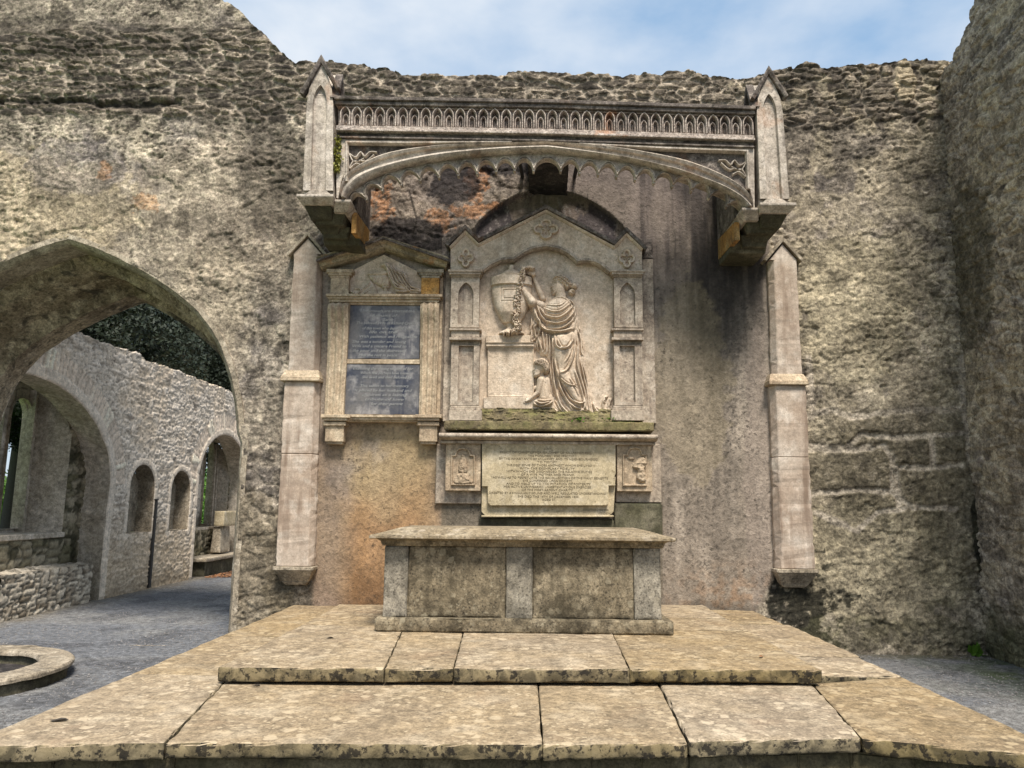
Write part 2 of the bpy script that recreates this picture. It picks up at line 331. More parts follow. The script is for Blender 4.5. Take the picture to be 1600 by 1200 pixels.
# ------------------------------------------------------------------ height-mapped walls
def wallmesh(name, us, vs, surf, place, mat, top=None, holes=(), parent=None, cap=None, label=None, tone=1.0):
    """grid over (u,v); surf(U,V)->height,colour; place(u,v,h)->x,y,z; holes are outlines cut out of the grid"""
    U, V = np.meshgrid(us, vs, indexing='ij'); du = us[1]-us[0]; nu, nv = U.shape
    if top is not None:
        T = top(U); V = np.minimum(V, T)
    keep = np.ones((nu-1, nv-1), bool)
    cu = (U[:-1, :-1]+U[1:, 1:])/2; cv = (V[:-1, :-1]+V[1:, 1:]+V[:-1, 1:]+V[1:, :-1])/4
    if top is not None: keep &= (V[:-1, 1:]-V[:-1, :-1]+V[1:, 1:]-V[1:, :-1]) > 1e-6
    rim = np.zeros((nu, nv))
    for hp in holes:
        ins = inpoly(cu, cv, hp); keep &= ~ins
        a = np.zeros((nu, nv), bool); b = a.copy()
        for i in (0, 1):
            for j in (0, 1):
                a[i:nu-1+i, j:nv-1+j] |= ins; b[i:nu-1+i, j:nv-1+j] |= ~ins
        e = a & b
        sx, sy = snap(U[e], V[e], hp); U[e] = sx; V[e] = sy; rim[e] = 1
    H, C = surf(U, V); H = H*(1-rim)
    x, y, z = place(U, V, H)
    idx = np.arange(nu*nv).reshape(nu, nv); f = np.stack([idx[:-1, :-1], idx[1:, :-1], idx[1:, 1:], idx[:-1, 1:]], -1)[keep]
    used = np.zeros(nu*nv, bool); used[f.ravel()] = True; rm = np.cumsum(used)-1
    vv = np.stack([x, y, z], -1).reshape(-1, 3)[used]; cc = C.reshape(-1, C.shape[-1])[used]; ff = rm[f]
    if cap is not None:                               # rough top going back through the wall's thickness
        n = 12; tu = us; tv = top(us[:, None])[:, 0]; base = len(vv); pts = []; cl = []
        hh, c0 = surf(tu, tv)
        for k in range(n+1):
            d = -cap*k/n; e = fbm(tu*6+k*.7, tu*0+k*.45, 3, 5)*.05*(k > 0)
            X, Y_, Z_ = place(tu, tv+e, (hh if k == 0 else d+0*tu)); pts.append(np.stack([X, Y_, Z_], -1)); cl.append(c0*.9)
        pts = np.array(pts); vv = np.concatenate([vv, pts.reshape(-1, 3)]); cc = np.concatenate([cc, np.array(cl).reshape(-1, C.shape[-1])])
        id2 = np.arange((n+1)*nu).reshape(n+1, nu)+base
        ff = np.concatenate([ff, np.stack([id2[:-1, :-1], id2[:-1, 1:], id2[1:, 1:], id2[1:, :-1]], -1).reshape(-1, 4)])
    me = bpy.data.meshes.new(name); me.vertices.add(len(vv)); me.vertices.foreach_set('co', vv.astype(np.float32).ravel())
    me.loops.add(len(ff)*4); me.loops.foreach_set('vertex_index', ff.astype(np.int32).ravel()); me.polygons.add(len(ff)); me.polygons.foreach_set('loop_start', np.arange(0, len(ff)*4, 4, dtype=np.int32))
    me.update(calc_edges=True); me.validate()
    at = me.color_attributes.new('Col', 'FLOAT_COLOR', 'POINT'); c4 = np.ones((len(vv), 4), np.float32)
    if cc.shape[1] == 4: c4[:, 3] = cc[:, 3]
    c4[:, :3] = np.clip(cc[:, :3]*np.array((1.03, .972, .93))*tone, .004, .8); at.data.foreach_set('color', c4.ravel())
    me.shade_smooth()
    return link(name, me, mat, parent, label)
def rubble(u, v, su, sv, s, warp=.25, jt=.8):
    """coursed rubble: returns height 0..1 (stones high, joints low), random tone"""
    a = u/su+fbm(u*2.2, v*2.2, 3, s)*warp; b = v/sv+fbm(u*1.3, v*1.3, 3, s+3)*warp*1.6
    f1, f2, i = worley(a, b, s, jt); e = f2-f1
    return ss(.03, .22, e), i
def cell_blocks(u, v, rows, s):
    """squared blocks with mortar: rows are heights"""
    return None
# ================================================================== GROUND
def sheet(name, x0, x1, y0, y1, z, mat, n=8):
    a = M(); xs = np.linspace(x0, x1, n+1); ys = np.linspace(y0, y1, n+1)
    a.add([(x, y, z) for x in xs for y in ys], [(i*(n+1)+j, (i+1)*(n+1)+j, (i+1)*(n+1)+j+1, i*(n+1)+j+1) for i in range(n) for j in range(n)])
    return tag(a.build(name, mat), kind='structure')
sheet('ground', -400, 400, -400, 400, -.03, MT['gravel'])
sheet('lawn', -300, -7.9, -60, 300, -.02, MT['lawn'])
# gravel floor with a slightly uneven surface
gx = np.arange(-7.9, 5.1, .04); gy = np.arange(-9.5, 12.0, .04); GU, GV = np.meshgrid(gx, gy, indexing='ij')
GZ = .008*fbm(GU*1.5, GV*1.5, 3, 2)+.005*fbm(GU*9, GV*9, 2, 9)
ng, mg = GU.shape; ii = np.arange(ng*mg).reshape(ng, mg)
gm = bpy.data.meshes.new('gravel_floor'); gm.from_pydata(np.stack([GU, GV, GZ], -1).reshape(-1, 3).tolist(), [], np.stack([ii[:-1, :-1], ii[1:, :-1], ii[1:, 1:], ii[:-1, 1:]], -1).reshape(-1, 4).tolist()); gm.shade_smooth()
gat = gm.color_attributes.new('Col', 'FLOAT_COLOR', 'POINT'); gc = np.ones(GU.shape+(3,))*np.array((.135, .138, .145)); gc = mixc(gc, (.19, .185, .175), ss(-.1, .35, fbm(GU*1.1, GV*1.1, 4, 5))*.8); gc = mixc(gc, (.07, .07, .075), ss(.05, .35, fbm(GU*2.2, GV*2.2, 4, 6))*.6)
gc = mixc(gc, (.05, .07, .02), ss(3.6, 4.9, GU+.5*fbm(GU*2, GV*2, 3, 7))*ss(-.4, .2, fbm(GU*3, GV*3, 4, 7)+.1)*.85); gc = mixc(gc, (.15, .12, .075), ss(-6.1, -6.6, GU+.2*fbm(GU*3, GV*3, 3, 8))*.6); gc = mixc(gc, (.10, .085, .05), ss(-.35, -.02, GV+.15*fbm(GU*5, GV*5, 3, 9))*(GU > 2)*.7)
gc = gc*(.8+.5*vn(GU*40, GV*40, 4))[..., None]; g4 = np.ones((GU.size, 4), np.float32); g4[:, :3] = np.clip(gc, .01, .6).reshape(-1, 3); gat.data.foreach_set('color', g4.ravel())
tag(link('gravel_floor', gm, MT['gravelv']), kind='structure')
# loose stones on the gravel
a = M()
for i in range(16000):
    if i < 12000: x = random.uniform(-6.5, -2.5); y = random.uniform(-4.5, 7)
    else: x = random.uniform(2.55, 4.9); y = random.uniform(-3.5, -.02)
    r = random.uniform(.004, .014); h = r*.7; an = random.random()*3
    a.add([(x+r*math.cos(an+k*1.57), y+r*math.sin(an+k*1.57)*.8, .0) for k in range(4)]+[(x, y, h)], [(0, 1, 4), (1, 2, 4), (2, 3, 4), (3, 0, 4)])
tag(a.build('gravel_chips', stone('gravel_chips', (.25, .25, .25), (.12, .12, .12), dk=0, speck=.2, streak=0, scale=20)), 'loose grey gravel chips scattered over the floor', 'gravel', kind='stuff')
# ================================================================== MAIN WALL
XA, ZA = P(108, 374)
half = PP([(108, 374), (137, 383), (167, 395), (200, 411), (233, 429), (260, 446), (284, 464), (305, 482), (322, 502), (337, 524), (349, 548), (358, 575), (366, 605), (372, 640), (376, 690)])
XJ = half[-1][0]+.03
half = half[:1]+smooth(half, 3)[1:]
half[-1] = (XJ, half[-1][1]); half.append((XJ, 0.0))
ARCH = [(2*XA-x, z) for x, z in half[::-1]]+half[1:]     # left foot, over the apex, right foot
top_px = [(0, -60), (300, -60), (345, 0), (358, 8), (366, 12), (380, 22), (392, 40), (410, 52), (430, 74), (448, 90), (462, 100), (478, 96), (500, 99), (520, 97), (545, 104), (568, 104), (585, 109), (602, 108), (612, 113), (628, 120), (650, 119), (672, 118), (700, 121), (735, 119), (790, 120), (794, 114), (835, 113), (895, 117), (915, 116), (975, 121), (990, 118), (1036, 119), (1042, 113), (1075, 115), (1100, 121), (1140, 124), (1175, 124), (1185, 117), (1235, 108), (1262, 102), (1290, 110), (1310, 106), (1340, 104), (1378, 103), (1395, 97), (1440, 94), (1476, 98), (1540, 98)]
tw = np.array(PP(top_px)); tw[:, 1] = tw[:, 1]
def top_main(u): return np.interp(u, tw[:, 0], tw[:, 1])+.018*fbm(u*14, u*0, 3, 4)+.03*np.abs(fbm(u*4.5, u*0+3, 2, 8))
ARC = PP(smooth([(700, 470), (706, 420), (716, 392), (733, 367), (758, 338), (790, 315), (823, 302), (858, 298), (895, 303), (925, 316), (955, 336), (978, 360), (998, 386), (1010, 420), (1014, 470)], 4))
PALE = np.array((.40, .36, .285)); MID = np.array((.215, .19, .15)); DARK = np.array((.045, .038, .03)); MORT = np.array((.34, .30, .24))
def rag(b, u, v, s=0, sc=5, k=.55): return ss(.38, .62, b+k*fbm(u*sc, v*sc, 5, s, .6)*(b > .01))
def masonry_base(u, v, px, py, s=0):
    n1 = fbm(u*.9, v*.9, 5, 31+s, .6); n2 = fbm(u*3.3, v*3.3, 5, 41+s, .6); n3_ = fbm(u*11, v*11, 4, 51+s, .65)
    c = np.ones(u.shape+(3,))*MID; c = mixc(c, PALE, ss(-.10, .38, 1.3*n1+.9*n2+.5*n3_)); c = mixc(c, np.array((.45, .40, .30)), ss(.22, .5, 1.3*n1+1.0*n2+.4*n3_)*.7); c = mixc(c, (.16, .145, .14), ss(.05, .35, fbm(u*1.7, v*1.7, 4, 77+s))*.6)
    c = mixc(c, DARK, ss(.08, .34, n2*.7+fbm(u*6, v*5, 5, 61+s, .7)*.9)*.8)
    return c
def crust(u, v, s=0):
    a = u+fbm(u*7, v*7, 3, 91)*.05; b = v+fbm(u*7, v*7, 3, 97)*.05
    r = ridge(a*9, b*12, 5, 5+s, .6); e = fbm(u*2.2, v*2.2, 4, 15+s)
    return r, e
def surf_main(u, v):
    px, py = project(u, 0*u, v)
    c = masonry_base(u, v, px, py); r, e = crust(u, v)
    wu = fbm(u*2.6, v*2.6, 4, 8); wv_ = fbm(u*2.6, v*2.6, 4, 9); am = .35+.9*ss(-.25, .3, fbm(u*1.2, v*1.2, 3, 14)); r2 = ridge(u*13+wu*4.5, v*24+wv_*5.5, 4, 55, .62)*am
    h = .012*r*am+.015*e+.011*r2+.008*fbm(u*34, v*42, 2, 6)
    sb, ib = rubble(u+.04*fbm(u*6, v*6, 3, 2), v+.03*fbm(u*6, v*9, 3, 4), .42, .17, 107, .3, .9); mB = ss(-.12, .2, fbm(u*.9+3, v*.9, 4, 109))*(py > 150)*(1-blob(px, py, 1385, 725, 170, 120, .6)); h += .015*sb*mB*(.4+.8*ib)
    c = mixc(c, MORT*.95, (1-sb)*mB*.55); c = mixc(c, (.13, .115, .09), sb*mB*ss(.45, .9, ib)*.55); c = mixc(c, PALE, sb*mB*ss(.35, .1, ib)*.3)
    c = mixc(c, DARK*.9, ss(.0, -.4, r)*.55); c = mixc(c, DARK*.8, ss(-.05, -.42, r2)*.75); c = mixc(c, PALE*1.2, ss(.22, .6, .5*r+.6*r2)*.55)
    # broken render patches: flatter skin left on in places
    pt = ss(.02, .07, fbm(u*1.4+5, v*1.4, 5, 123, .55)); h += .018*pt*(py > 230)
    c = mixc(c, (.30, .265, .21), pt*(py > 230)*.35*ss(-.3, .3, fbm(u*5, v*5, 3, 3)))
    # coursed rubble along the top of the wall
    st, i = rubble(u+.03*fbm(u*9, v*9, 3, 2), v+.02*fbm(u*9, v*14, 3, 4), .31, .085, 7, .35, .95); st = st*ss(-.75, -.05, fbm(u*18, v*30, 4, 19)); i2 = _h(np.floor(i*9999), np.floor(i*777), 3)
    band = ss(-.15, .15, (np.where(px < 480, 185, 196)-py)/40+.35*fbm(u*2, v*2, 3, 71)); band = np.where(px < 460, band*ss(-.2, .2, (py-42)/60+.3*fbm(u*2, v*2, 3, 72)), band)
    stc = DARK*.9+(np.array((.25, .215, .165))-DARK)*(i2[..., None]**1.3)*(.5+1.0*ss(-.3, .3, fbm(u*16, v*26, 4, 2))[..., None])
    rc = np.where((px > 1180)[..., None], MORT*.72, MORT*1.1)*(1-st[..., None])+stc*st[..., None]
    rc = mixc(rc, DARK, ss(.1, .3, fbm(u*2.2, v*4, 4, 17))*.5)
    h = h*(1-band)+band*(.040*st*(.35+.9*i2)+.010*fbm(u*14, v*20, 3, 9)+.012*e)
    c = c*(1-band[..., None])+rc*band[..., None]
    led = np.exp(-((py-(157+px*.03+5*fbm(u*3, v*0, 3, 2)))/5)**2)*(px < 285)*(px > -900); h += -.05*led; c = mixc(c, DARK*.6, led*.8)
    # paler low-left field and bright scabs
    c = mixc(c, (.42, .355, .235), rag(blob(px, py, 40, 330, 190, 90), u, v, 1, 7)*.55)
    c = mixc(c, (.36, .31, .235), rag(blob(px, py, 330, 330, 150, 120), u, v, 2, 7)*.4)
    c = mixc(c, (.40, .35, .26), rag(blob(px, py, 330, 470, 60, 90), u, v, 3, 8)*.55)
    c = mixc(c, (.17, .155, .155), rag(blob(px, py, 120, 260, 75, 45), u, v, 4, 5)*.5)
    c = mixc(c, (.45, .22, .08), rag(blob(px, py, 228, 318, 22, 14), u, v, 5, 20, .9)*.5*ss(-.3, .3, r2)); c = mixc(c, (.4, .18, .05), rag(blob(px, py, 165, 270, 10, 16), u, v, 6, 20, .9)*.4*ss(-.3, .3, r2))
    c = mixc(c, DARK, rag(blob(px, py, 425, 275, 50, 110), u, v, 7, 9)*.6); c = mixc(c, DARK, rag(blob(px, py, 345, 345, 60, 30), u, v, 8, 7)*.35)
    c = mixc(c, (.07, .06, .045), rag(blob(px, py, 455, 930, 45, 55), u, v, 9, 8)*.7); c = mixc(c, (.12, .10, .06), rag(blob(px, py, 400, 900, 60, 130), u, v, 10, 6)*.5)
    c = mixc(c, DARK, rag(blob(px, py, 100, 60, 220, 30), u, v, 11, 5)*.45)
    # right-hand field
    c = mixc(c, (.30, .27, .17), rag(blob(px, py, 1330, 480, 90, 120), u, v, 12, 6)*.45); c = mixc(c, (.26, .235, .155), rag(blob(px, py, 1370, 880, 150, 110), u, v, 13, 6)*.7)
    c = mixc(c, DARK, rag(blob(px, py, 1300, 240, 160, 60), u, v, 14, 7, .9)*.35); c = mixc(c, DARK, rag(blob(px, py, 1440, 330, 50, 140), u, v, 15, 6, .9)*.4); c = mixc(c, (.36, .32, .225), rag(blob(px, py, 1390, 640, 190, 420, .9), u, v, 115, 4, 1.1)*.45)
    c = mixc(c, (.018, .018, .012), rag(blob(px, py, 1250, 960, 60, 62, .9), u, v, 16, 12, 1.1)*.92); c = mixc(c, (.06, .06, .03), rag(blob(px, py, 1380, 995, 230, 30), u, v, 17, 6, .9)*.5)
    c = mixc(c, (.012, .012, .009), rag(blob(px, py, 1533, 840, 15, 75, .5, -.12), u, v, 18, 9, .3)*.95); c = mixc(c, (.07, .07, .035), rag(blob(px, py, 1500, 760, 60, 240, .9), u, v, 19, 6, .9)*.3)
    c = mixc(c, (.42, .36, .25), rag(blob(px, py, 1412, 130, 16, 34), u, v, 20, 9, .3)*.8); h += .03*rag(blob(px, py, 1412, 130, 16, 34), u, v, 20, 9, .3)
    mo = np.zeros(u.shape)
    for ln in ([(1258, 652), (1300, 640), (1330, 652), (1420, 640), (1505, 640)], [(1258, 697), (1320, 700), (1345, 680), (1400, 684), (1500, 676)], [(1262, 702), (1340, 702), (1380, 696), (1392, 720), (1392, 768)], [(1265, 772), (1330, 765), (1392, 768)], [(1390, 730), (1450, 730), (1500, 726)], [(1452, 682), (1455, 729)], [(1392, 768), (1420, 792), (1490, 795)], [(1398, 730), (1402, 790)], [(1500, 560), (1503, 640), (1510, 700), (1520, 740)], [(1262, 560), (1268, 640)], [(1270, 800), (1340, 830), (1370, 800), (1410, 795)]):
        d, _ = dpoly(px+3*fbm(u*12, v*12, 3, 4), py+3*fbm(u*12, v*12, 3, 5), ln); mo = np.maximum(mo, 1-ss(3, 6.5, d))
    c = mixc(c, (.40, .36, .29), mo*.9); h += .006*mo
    st2 = ss(.0, 1, blob(px, py, 1385, 725, 140, 85))*(1-mo); h += .03*st2; c = mixc(c, (.085, .075, .05), st2*.85*ss(-.25, .2, r2)); c = mixc(c, (.25, .22, .15), st2*.4*ss(.1, .4, r2))
    # plaster inside the monument bay
    bay = [(488, 965), (497, 600), (505, 430), (560, 405), (640, 398), (700, 392), (738, 355), (800, 318), (862, 296), (888, 262), (905, 235), (1140, 235), (1200, 330), (1212, 600), (1214, 890), (1178, 965)]
    d, _ = dpoly(px, py, bay, True); sg = np.where(inpoly(px, py, bay), 1, -1); pm = ss(-5, 5, d*sg+5*fbm(u*6, v*6, 4, 66)*((px > 700) & (px < 900)))
    n4 = fbm(u*2.5, v*1.2, 5, 201, .6); n5 = fbm(u*40, v*40, 3, 202, .7)
    pc = np.ones(u.shape+(3,))*np.array((.27, .235, .19)); pc = mixc(pc, (.37, .325, .265), ss(-.1, .4, n4+.35*n5+.8*fbm(u*7, v*.6, 4, 215))); pc = mixc(pc, (.09, .08, .065), ss(.12, .5, n5+.35*n4)*.35)
    stx = fbm(u*9, v*.5, 4, 205, .6)
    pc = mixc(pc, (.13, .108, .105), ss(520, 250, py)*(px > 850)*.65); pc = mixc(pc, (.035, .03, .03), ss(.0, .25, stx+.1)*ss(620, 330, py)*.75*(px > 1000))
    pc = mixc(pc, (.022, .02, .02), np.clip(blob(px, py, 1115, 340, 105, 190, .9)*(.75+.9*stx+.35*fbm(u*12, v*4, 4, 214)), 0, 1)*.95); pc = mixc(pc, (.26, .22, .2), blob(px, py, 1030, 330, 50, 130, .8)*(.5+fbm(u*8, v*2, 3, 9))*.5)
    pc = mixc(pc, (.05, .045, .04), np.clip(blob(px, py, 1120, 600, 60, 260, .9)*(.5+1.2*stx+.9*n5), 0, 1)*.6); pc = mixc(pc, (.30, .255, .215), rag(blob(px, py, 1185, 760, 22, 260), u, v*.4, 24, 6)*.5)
    pc = mixc(pc, (.30, .19, .11), blob(px, py, 1150, 950, 90, 50, .95)*.6*ss(-.3, .3, fbm(u*14, v*14, 4, 25))); pc = mixc(pc, (.30, .255, .16), rag(blob(px, py, 1080, 600, 60, 150), u, v, 26, 5)*.35)
    lf = ss(700, 680, px)*ss(640, 690, py)
    pc = mixc(pc, (.40, .30, .155), lf*ss(-.35, .25, fbm(u*2.4, v*1.8, 4, 207)+.25)*.7); pc = mixc(pc, (.33, .175, .08), lf*ss(740, 860, py+60*fbm(u*2, v*2, 3, 208))*ss(500, 560, px)*.6)
    pc = mixc(pc, (.12, .065, .03), lf*ss(850, 945, py+35*fbm(u*3, v*3, 3, 209))*.65); pc = mixc(pc, (.24, .19, .15), lf*ss(560, 500, px+30*fbm(u*2, v*2, 3, 210))*.7)
    pc = mixc(pc, (.2, .165, .125), ss(655, 690, px)*ss(720, 690, px)*ss(400, 500, py)*.5)
    pc = mixc(pc, (.07, .06, .048), ss(.1, .45, n5)*.35*ss(500, 800, py)); pc = mixc(pc, (.06, .055, .045), ss(930, 955, py+8*n4)*.6*(px > 700))
    pc = mixc(pc, (.13, .115, .085), (px > 690)*(px < 1035)*ss(775, 790, py)*.7)
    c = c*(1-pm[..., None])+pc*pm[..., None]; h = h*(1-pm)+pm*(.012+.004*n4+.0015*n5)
    # stained rubble under the canopy, left
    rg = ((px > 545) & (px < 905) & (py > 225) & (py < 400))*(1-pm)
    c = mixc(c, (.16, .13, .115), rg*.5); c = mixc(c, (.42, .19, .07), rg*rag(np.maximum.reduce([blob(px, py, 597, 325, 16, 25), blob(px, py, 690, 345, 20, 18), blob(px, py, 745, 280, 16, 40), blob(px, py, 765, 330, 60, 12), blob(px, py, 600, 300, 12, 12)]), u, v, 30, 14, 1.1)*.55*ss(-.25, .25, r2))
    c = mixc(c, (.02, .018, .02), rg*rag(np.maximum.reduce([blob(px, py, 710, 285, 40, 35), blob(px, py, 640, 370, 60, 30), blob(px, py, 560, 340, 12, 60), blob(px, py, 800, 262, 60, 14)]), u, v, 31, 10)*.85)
    d, _ = dpoly(px, py, [(640, 300), (652, 345), (645, 370), (670, 380)]); c = mixc(c, DARK*.4, (1-ss(.5, 2.5, d))*.9)
    # shallow arched recess behind the monument
    ina = inpoly(u, v, ARC+[(ARC[-1][0], ARC[-1][1]-1), (ARC[0][0], ARC[0][1]-1)])
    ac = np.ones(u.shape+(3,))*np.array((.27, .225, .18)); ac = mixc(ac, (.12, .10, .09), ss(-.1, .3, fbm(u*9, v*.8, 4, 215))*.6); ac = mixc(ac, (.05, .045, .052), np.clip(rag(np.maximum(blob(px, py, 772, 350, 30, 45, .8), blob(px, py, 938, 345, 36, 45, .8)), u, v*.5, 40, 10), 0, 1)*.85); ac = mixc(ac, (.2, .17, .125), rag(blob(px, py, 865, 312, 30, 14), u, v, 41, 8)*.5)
    ac = mixc(ac, (.3, .28, .26), ss(.35, .5, fbm(u*30, v*18, 3, 44))*.6)
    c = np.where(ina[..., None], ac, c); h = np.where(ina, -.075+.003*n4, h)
    g = fbm(u*4.2, v*4.6, 5, 301, .62); k_ = 1+.75*np.clip(g, -.55, .55)*(1-.55*pm); return h, np.concatenate([c*k_[..., None]*(.95+.25*fbm(u*26, v*26, 3, 12)*(1-.6*pm))[..., None], (1-.62*pm)[..., None]], -1)
wall = wallmesh('ruined_wall', np.arange(-7.6, 5.25, .0135), np.arange(-.03, 7.95, .0135), surf_main, lambda u, v, h: (u, -h, v), MT['wall'], top=top_main, holes=[ARCH], cap=1.3)
tag(wall, 'tall grey rubble wall with pointed arch opening and worn render, behind the memorials', 'stone wall')
def flatc(c): return lambda u, v: (.02*fbm(u*4, v*4, 3, 3), masonry_base(u, v, u, v, 5))
wallmesh('rear_face', np.arange(-7.6, 5.6, .06), np.arange(-.03, 7.9, .06), flatc(0), lambda u, v, h: (u, 1.3+h, v), MT['wall'], top=lambda u: top_main(u)-.01, holes=[[(2*XA-x if 0 else XA+(x-XA)*.87, z-.3 if z > .5 else z) for x, z in ARCH]], parent=wall)
def dens(prof, st=.05):
    o = []
    for (a, b), (c, d) in zip(prof[:-1], prof[1:]):
        n = max(1, int(math.hypot(c-a, d-b)/st)); o += [(a+(c-a)*i/n, b+(d-b)*i/n) for i in range(n)]
    return o+[prof[-1]]
def dpath(p, st=.05):
    o = []
    for (a, b), (c, d) in zip(p[:-1], p[1:]):
        n = max(1, int(math.hypot(c-a, d-b)/st)); o += [(a+(c-a)*i/n, b+(d-b)*i/n) for i in range(n)]
    return o+[p[-1]]
def rough(a, amp, sc, s=3):
    v = np.array(a.v); d = np.stack([n3(v, sc, s), n3(v, sc, s+7), n3(v, sc, s+13)], 1)*amp; a.v = [tuple(q) for q in v+d]; return a
AP = dpath(ARCH, .06)
def skew(a):            # the rear orders are narrower on the left than the front one
    o = []
    for x, y, z in a.v:
        w_ = min(1, max(0, (XJ-x)/(XJ-XA)))*float(ss(.4, 1.0, np.array(y))); o.append((x+.30*w_, y, z-.06*w_*(z > 1)))
    a.v = o; return a
a = M(); a.sweep(AP, dens([(.0, -.020), (-.05, .05), (-.05, .40)], .04), pclosed=False); rough(a, .006, 9); a.build('arch_moulding', MT['arch'], wall, smoothang=40)
a = M(); a.sweep(AP, [(-.0, -.019), (.06, -.019), (.06, .03), (0, .03)]); rough(a, .008, 7); a.build('arch_ring', MT['arch'], wall, smoothang=40)
a = M(); a.sweep(AP, dens([(-.05, .40), (-.11, .44), (-.19, .50), (-.19, .86)], .05), pclosed=False); skew(rough(a, .02, 6)); a.build('middle_order', MT['soffit'], wall, smoothang=45)
a = M(); a.sweep(AP, dens([(-.19, .86), (-.22, .92), (-.33, .97), (-.33, 1.32)], .05), pclosed=False); skew(rough(a, .022, 6)); a.build('inner_order', MT['soffit'], wall, smoothang=45)
a = M()
for x0 in (1.0,): a.sweep(AP, [(-.33, 1.31), (.2, 1.31), (.2, 1.33), (-.33, 1.33)])
skew(rough(a, .01, 6)).build('rear_ring', MT['arch'], wall, smoothang=45)
# ================================================================== RIGHT SIDE WALL
tr = np.array([(-4.0, 8.4), (-1.6, 8.1), (-.9, 7.35), (-.78, 7.0), (-.70, 6.99), (-.68, 6.86), (-.55, 6.84), (-.52, 6.74), (-.36, 6.70), (-.34, 6.64), (-.2, 6.62), (-.1, 6.60), (0, 6.60)])
def surf_right(u, v):
    px, py = project(4.95+0*u, u, v); c = masonry_base(u*1.0, v, px, py, 9)*.9; r, e = crust(u, v, 9)
    st, i = rubble(u*1.1, v, .30, .13, 27, .35); r2 = ridge(u*12+fbm(u*3, v*3, 3, 8)*3, v*20+fbm(u*3, v*3, 3, 9)*4, 4, 95, .62); h = .014*r+.016*e+.03*st*i+.010*r2; c = mixc(c, DARK, ss(-.05, -.4, r2)*.7); c = mixc(c, DARK*.9, ss(0, -.4, r)*.6); c = mixc(c, PALE*1.1, ss(.2, .6, r)*.4)
    c = mixc(c, MORT*.8, (1-st)*.5); c = mixc(c, DARK, st*(i < .4)*.5); c = mixc(c, np.array((.17, .145, .10)), ss(-.3, .35, fbm(u*1.1, v*1.1, 4, 333)+.15)*.4)
    c = mixc(c, (.30, .265, .19), ss(.2, .4, fbm(u*3.5, v*3.5, 3, 334))*.5); c = mixc(c, (.02, .02, .012), rag(blob(px, py, 1520, 420, 40, 130), u, v, 3, 6)*.6)
    c = mixc(c, (.035, .045, .015), ss(.75, .15, v+.2*fbm(u*4, v*4, 3, 3))*.7)
    return h, c
rw = wallmesh('side_wall', np.arange(-4.0, .012, .0135), np.arange(-.03, 8.4, .0135), surf_right, lambda u, v, h: (4.93-h, u, v), MT['wall'], top=lambda u: np.interp(u, tr[:, 0], tr[:, 1])+.03*fbm(u*9, u*0, 3, 6), cap=.9, tone=1.45)
tag(rw, 'dark mossy rubble wall rising at the right edge of the picture', 'stone wall')
# ================================================================== FAR CHAMBER WALL
FX = -6.62
cpx = smooth([(165, 800), (170, 760), (171, 735), (168, 712), (160, 686), (146, 658), (126, 632), (100, 609), (72, 594), (45, 585)], 4)
A1 = [PX(a_, b_, FX) for a_, b_ in cpx]; yc, zc = A1[-1]; YR = A1[0][0]; yl = 2*yc-YR
ARC1 = [(YR, 0.0), (YR, A1[0][1])]+A1[1:]+[(2*yc-y_, z_) for y_, z_ in A1[-2::-1]]+[(yl, 0.0)]
L2 = PX(306, 800, FX)[0]; R2 = 1.36; C2 = L2+R2; ARC2 = [(L2, .0)]+[(C2-R2*math.cos(t), 1.95+1.06*math.sin(t)) for t in np.linspace(0, math.pi, 22)]+[(C2+R2, 0)]
def niche(xa, xb, yt, yb):
    a1, b1 = PX(xa, yb, FX), PX(xb, yb, FX); t = PX((xa+xb)/2, yt, FX)[1]; r = (b1[0]-a1[0])/2; c = (a1[0]+b1[0])/2; z0 = (a1[1]+b1[1])/2
    return [(a1[0], z0)]+[(c-r*math.cos(q), t-r*.95+r*.95*math.sin(q)) for q in np.linspace(0, math.pi, 14)]+[(b1[0], z0)]
N1 = niche(196, 235, 725, 832); N2 = niche(262, 292, 735, 828)
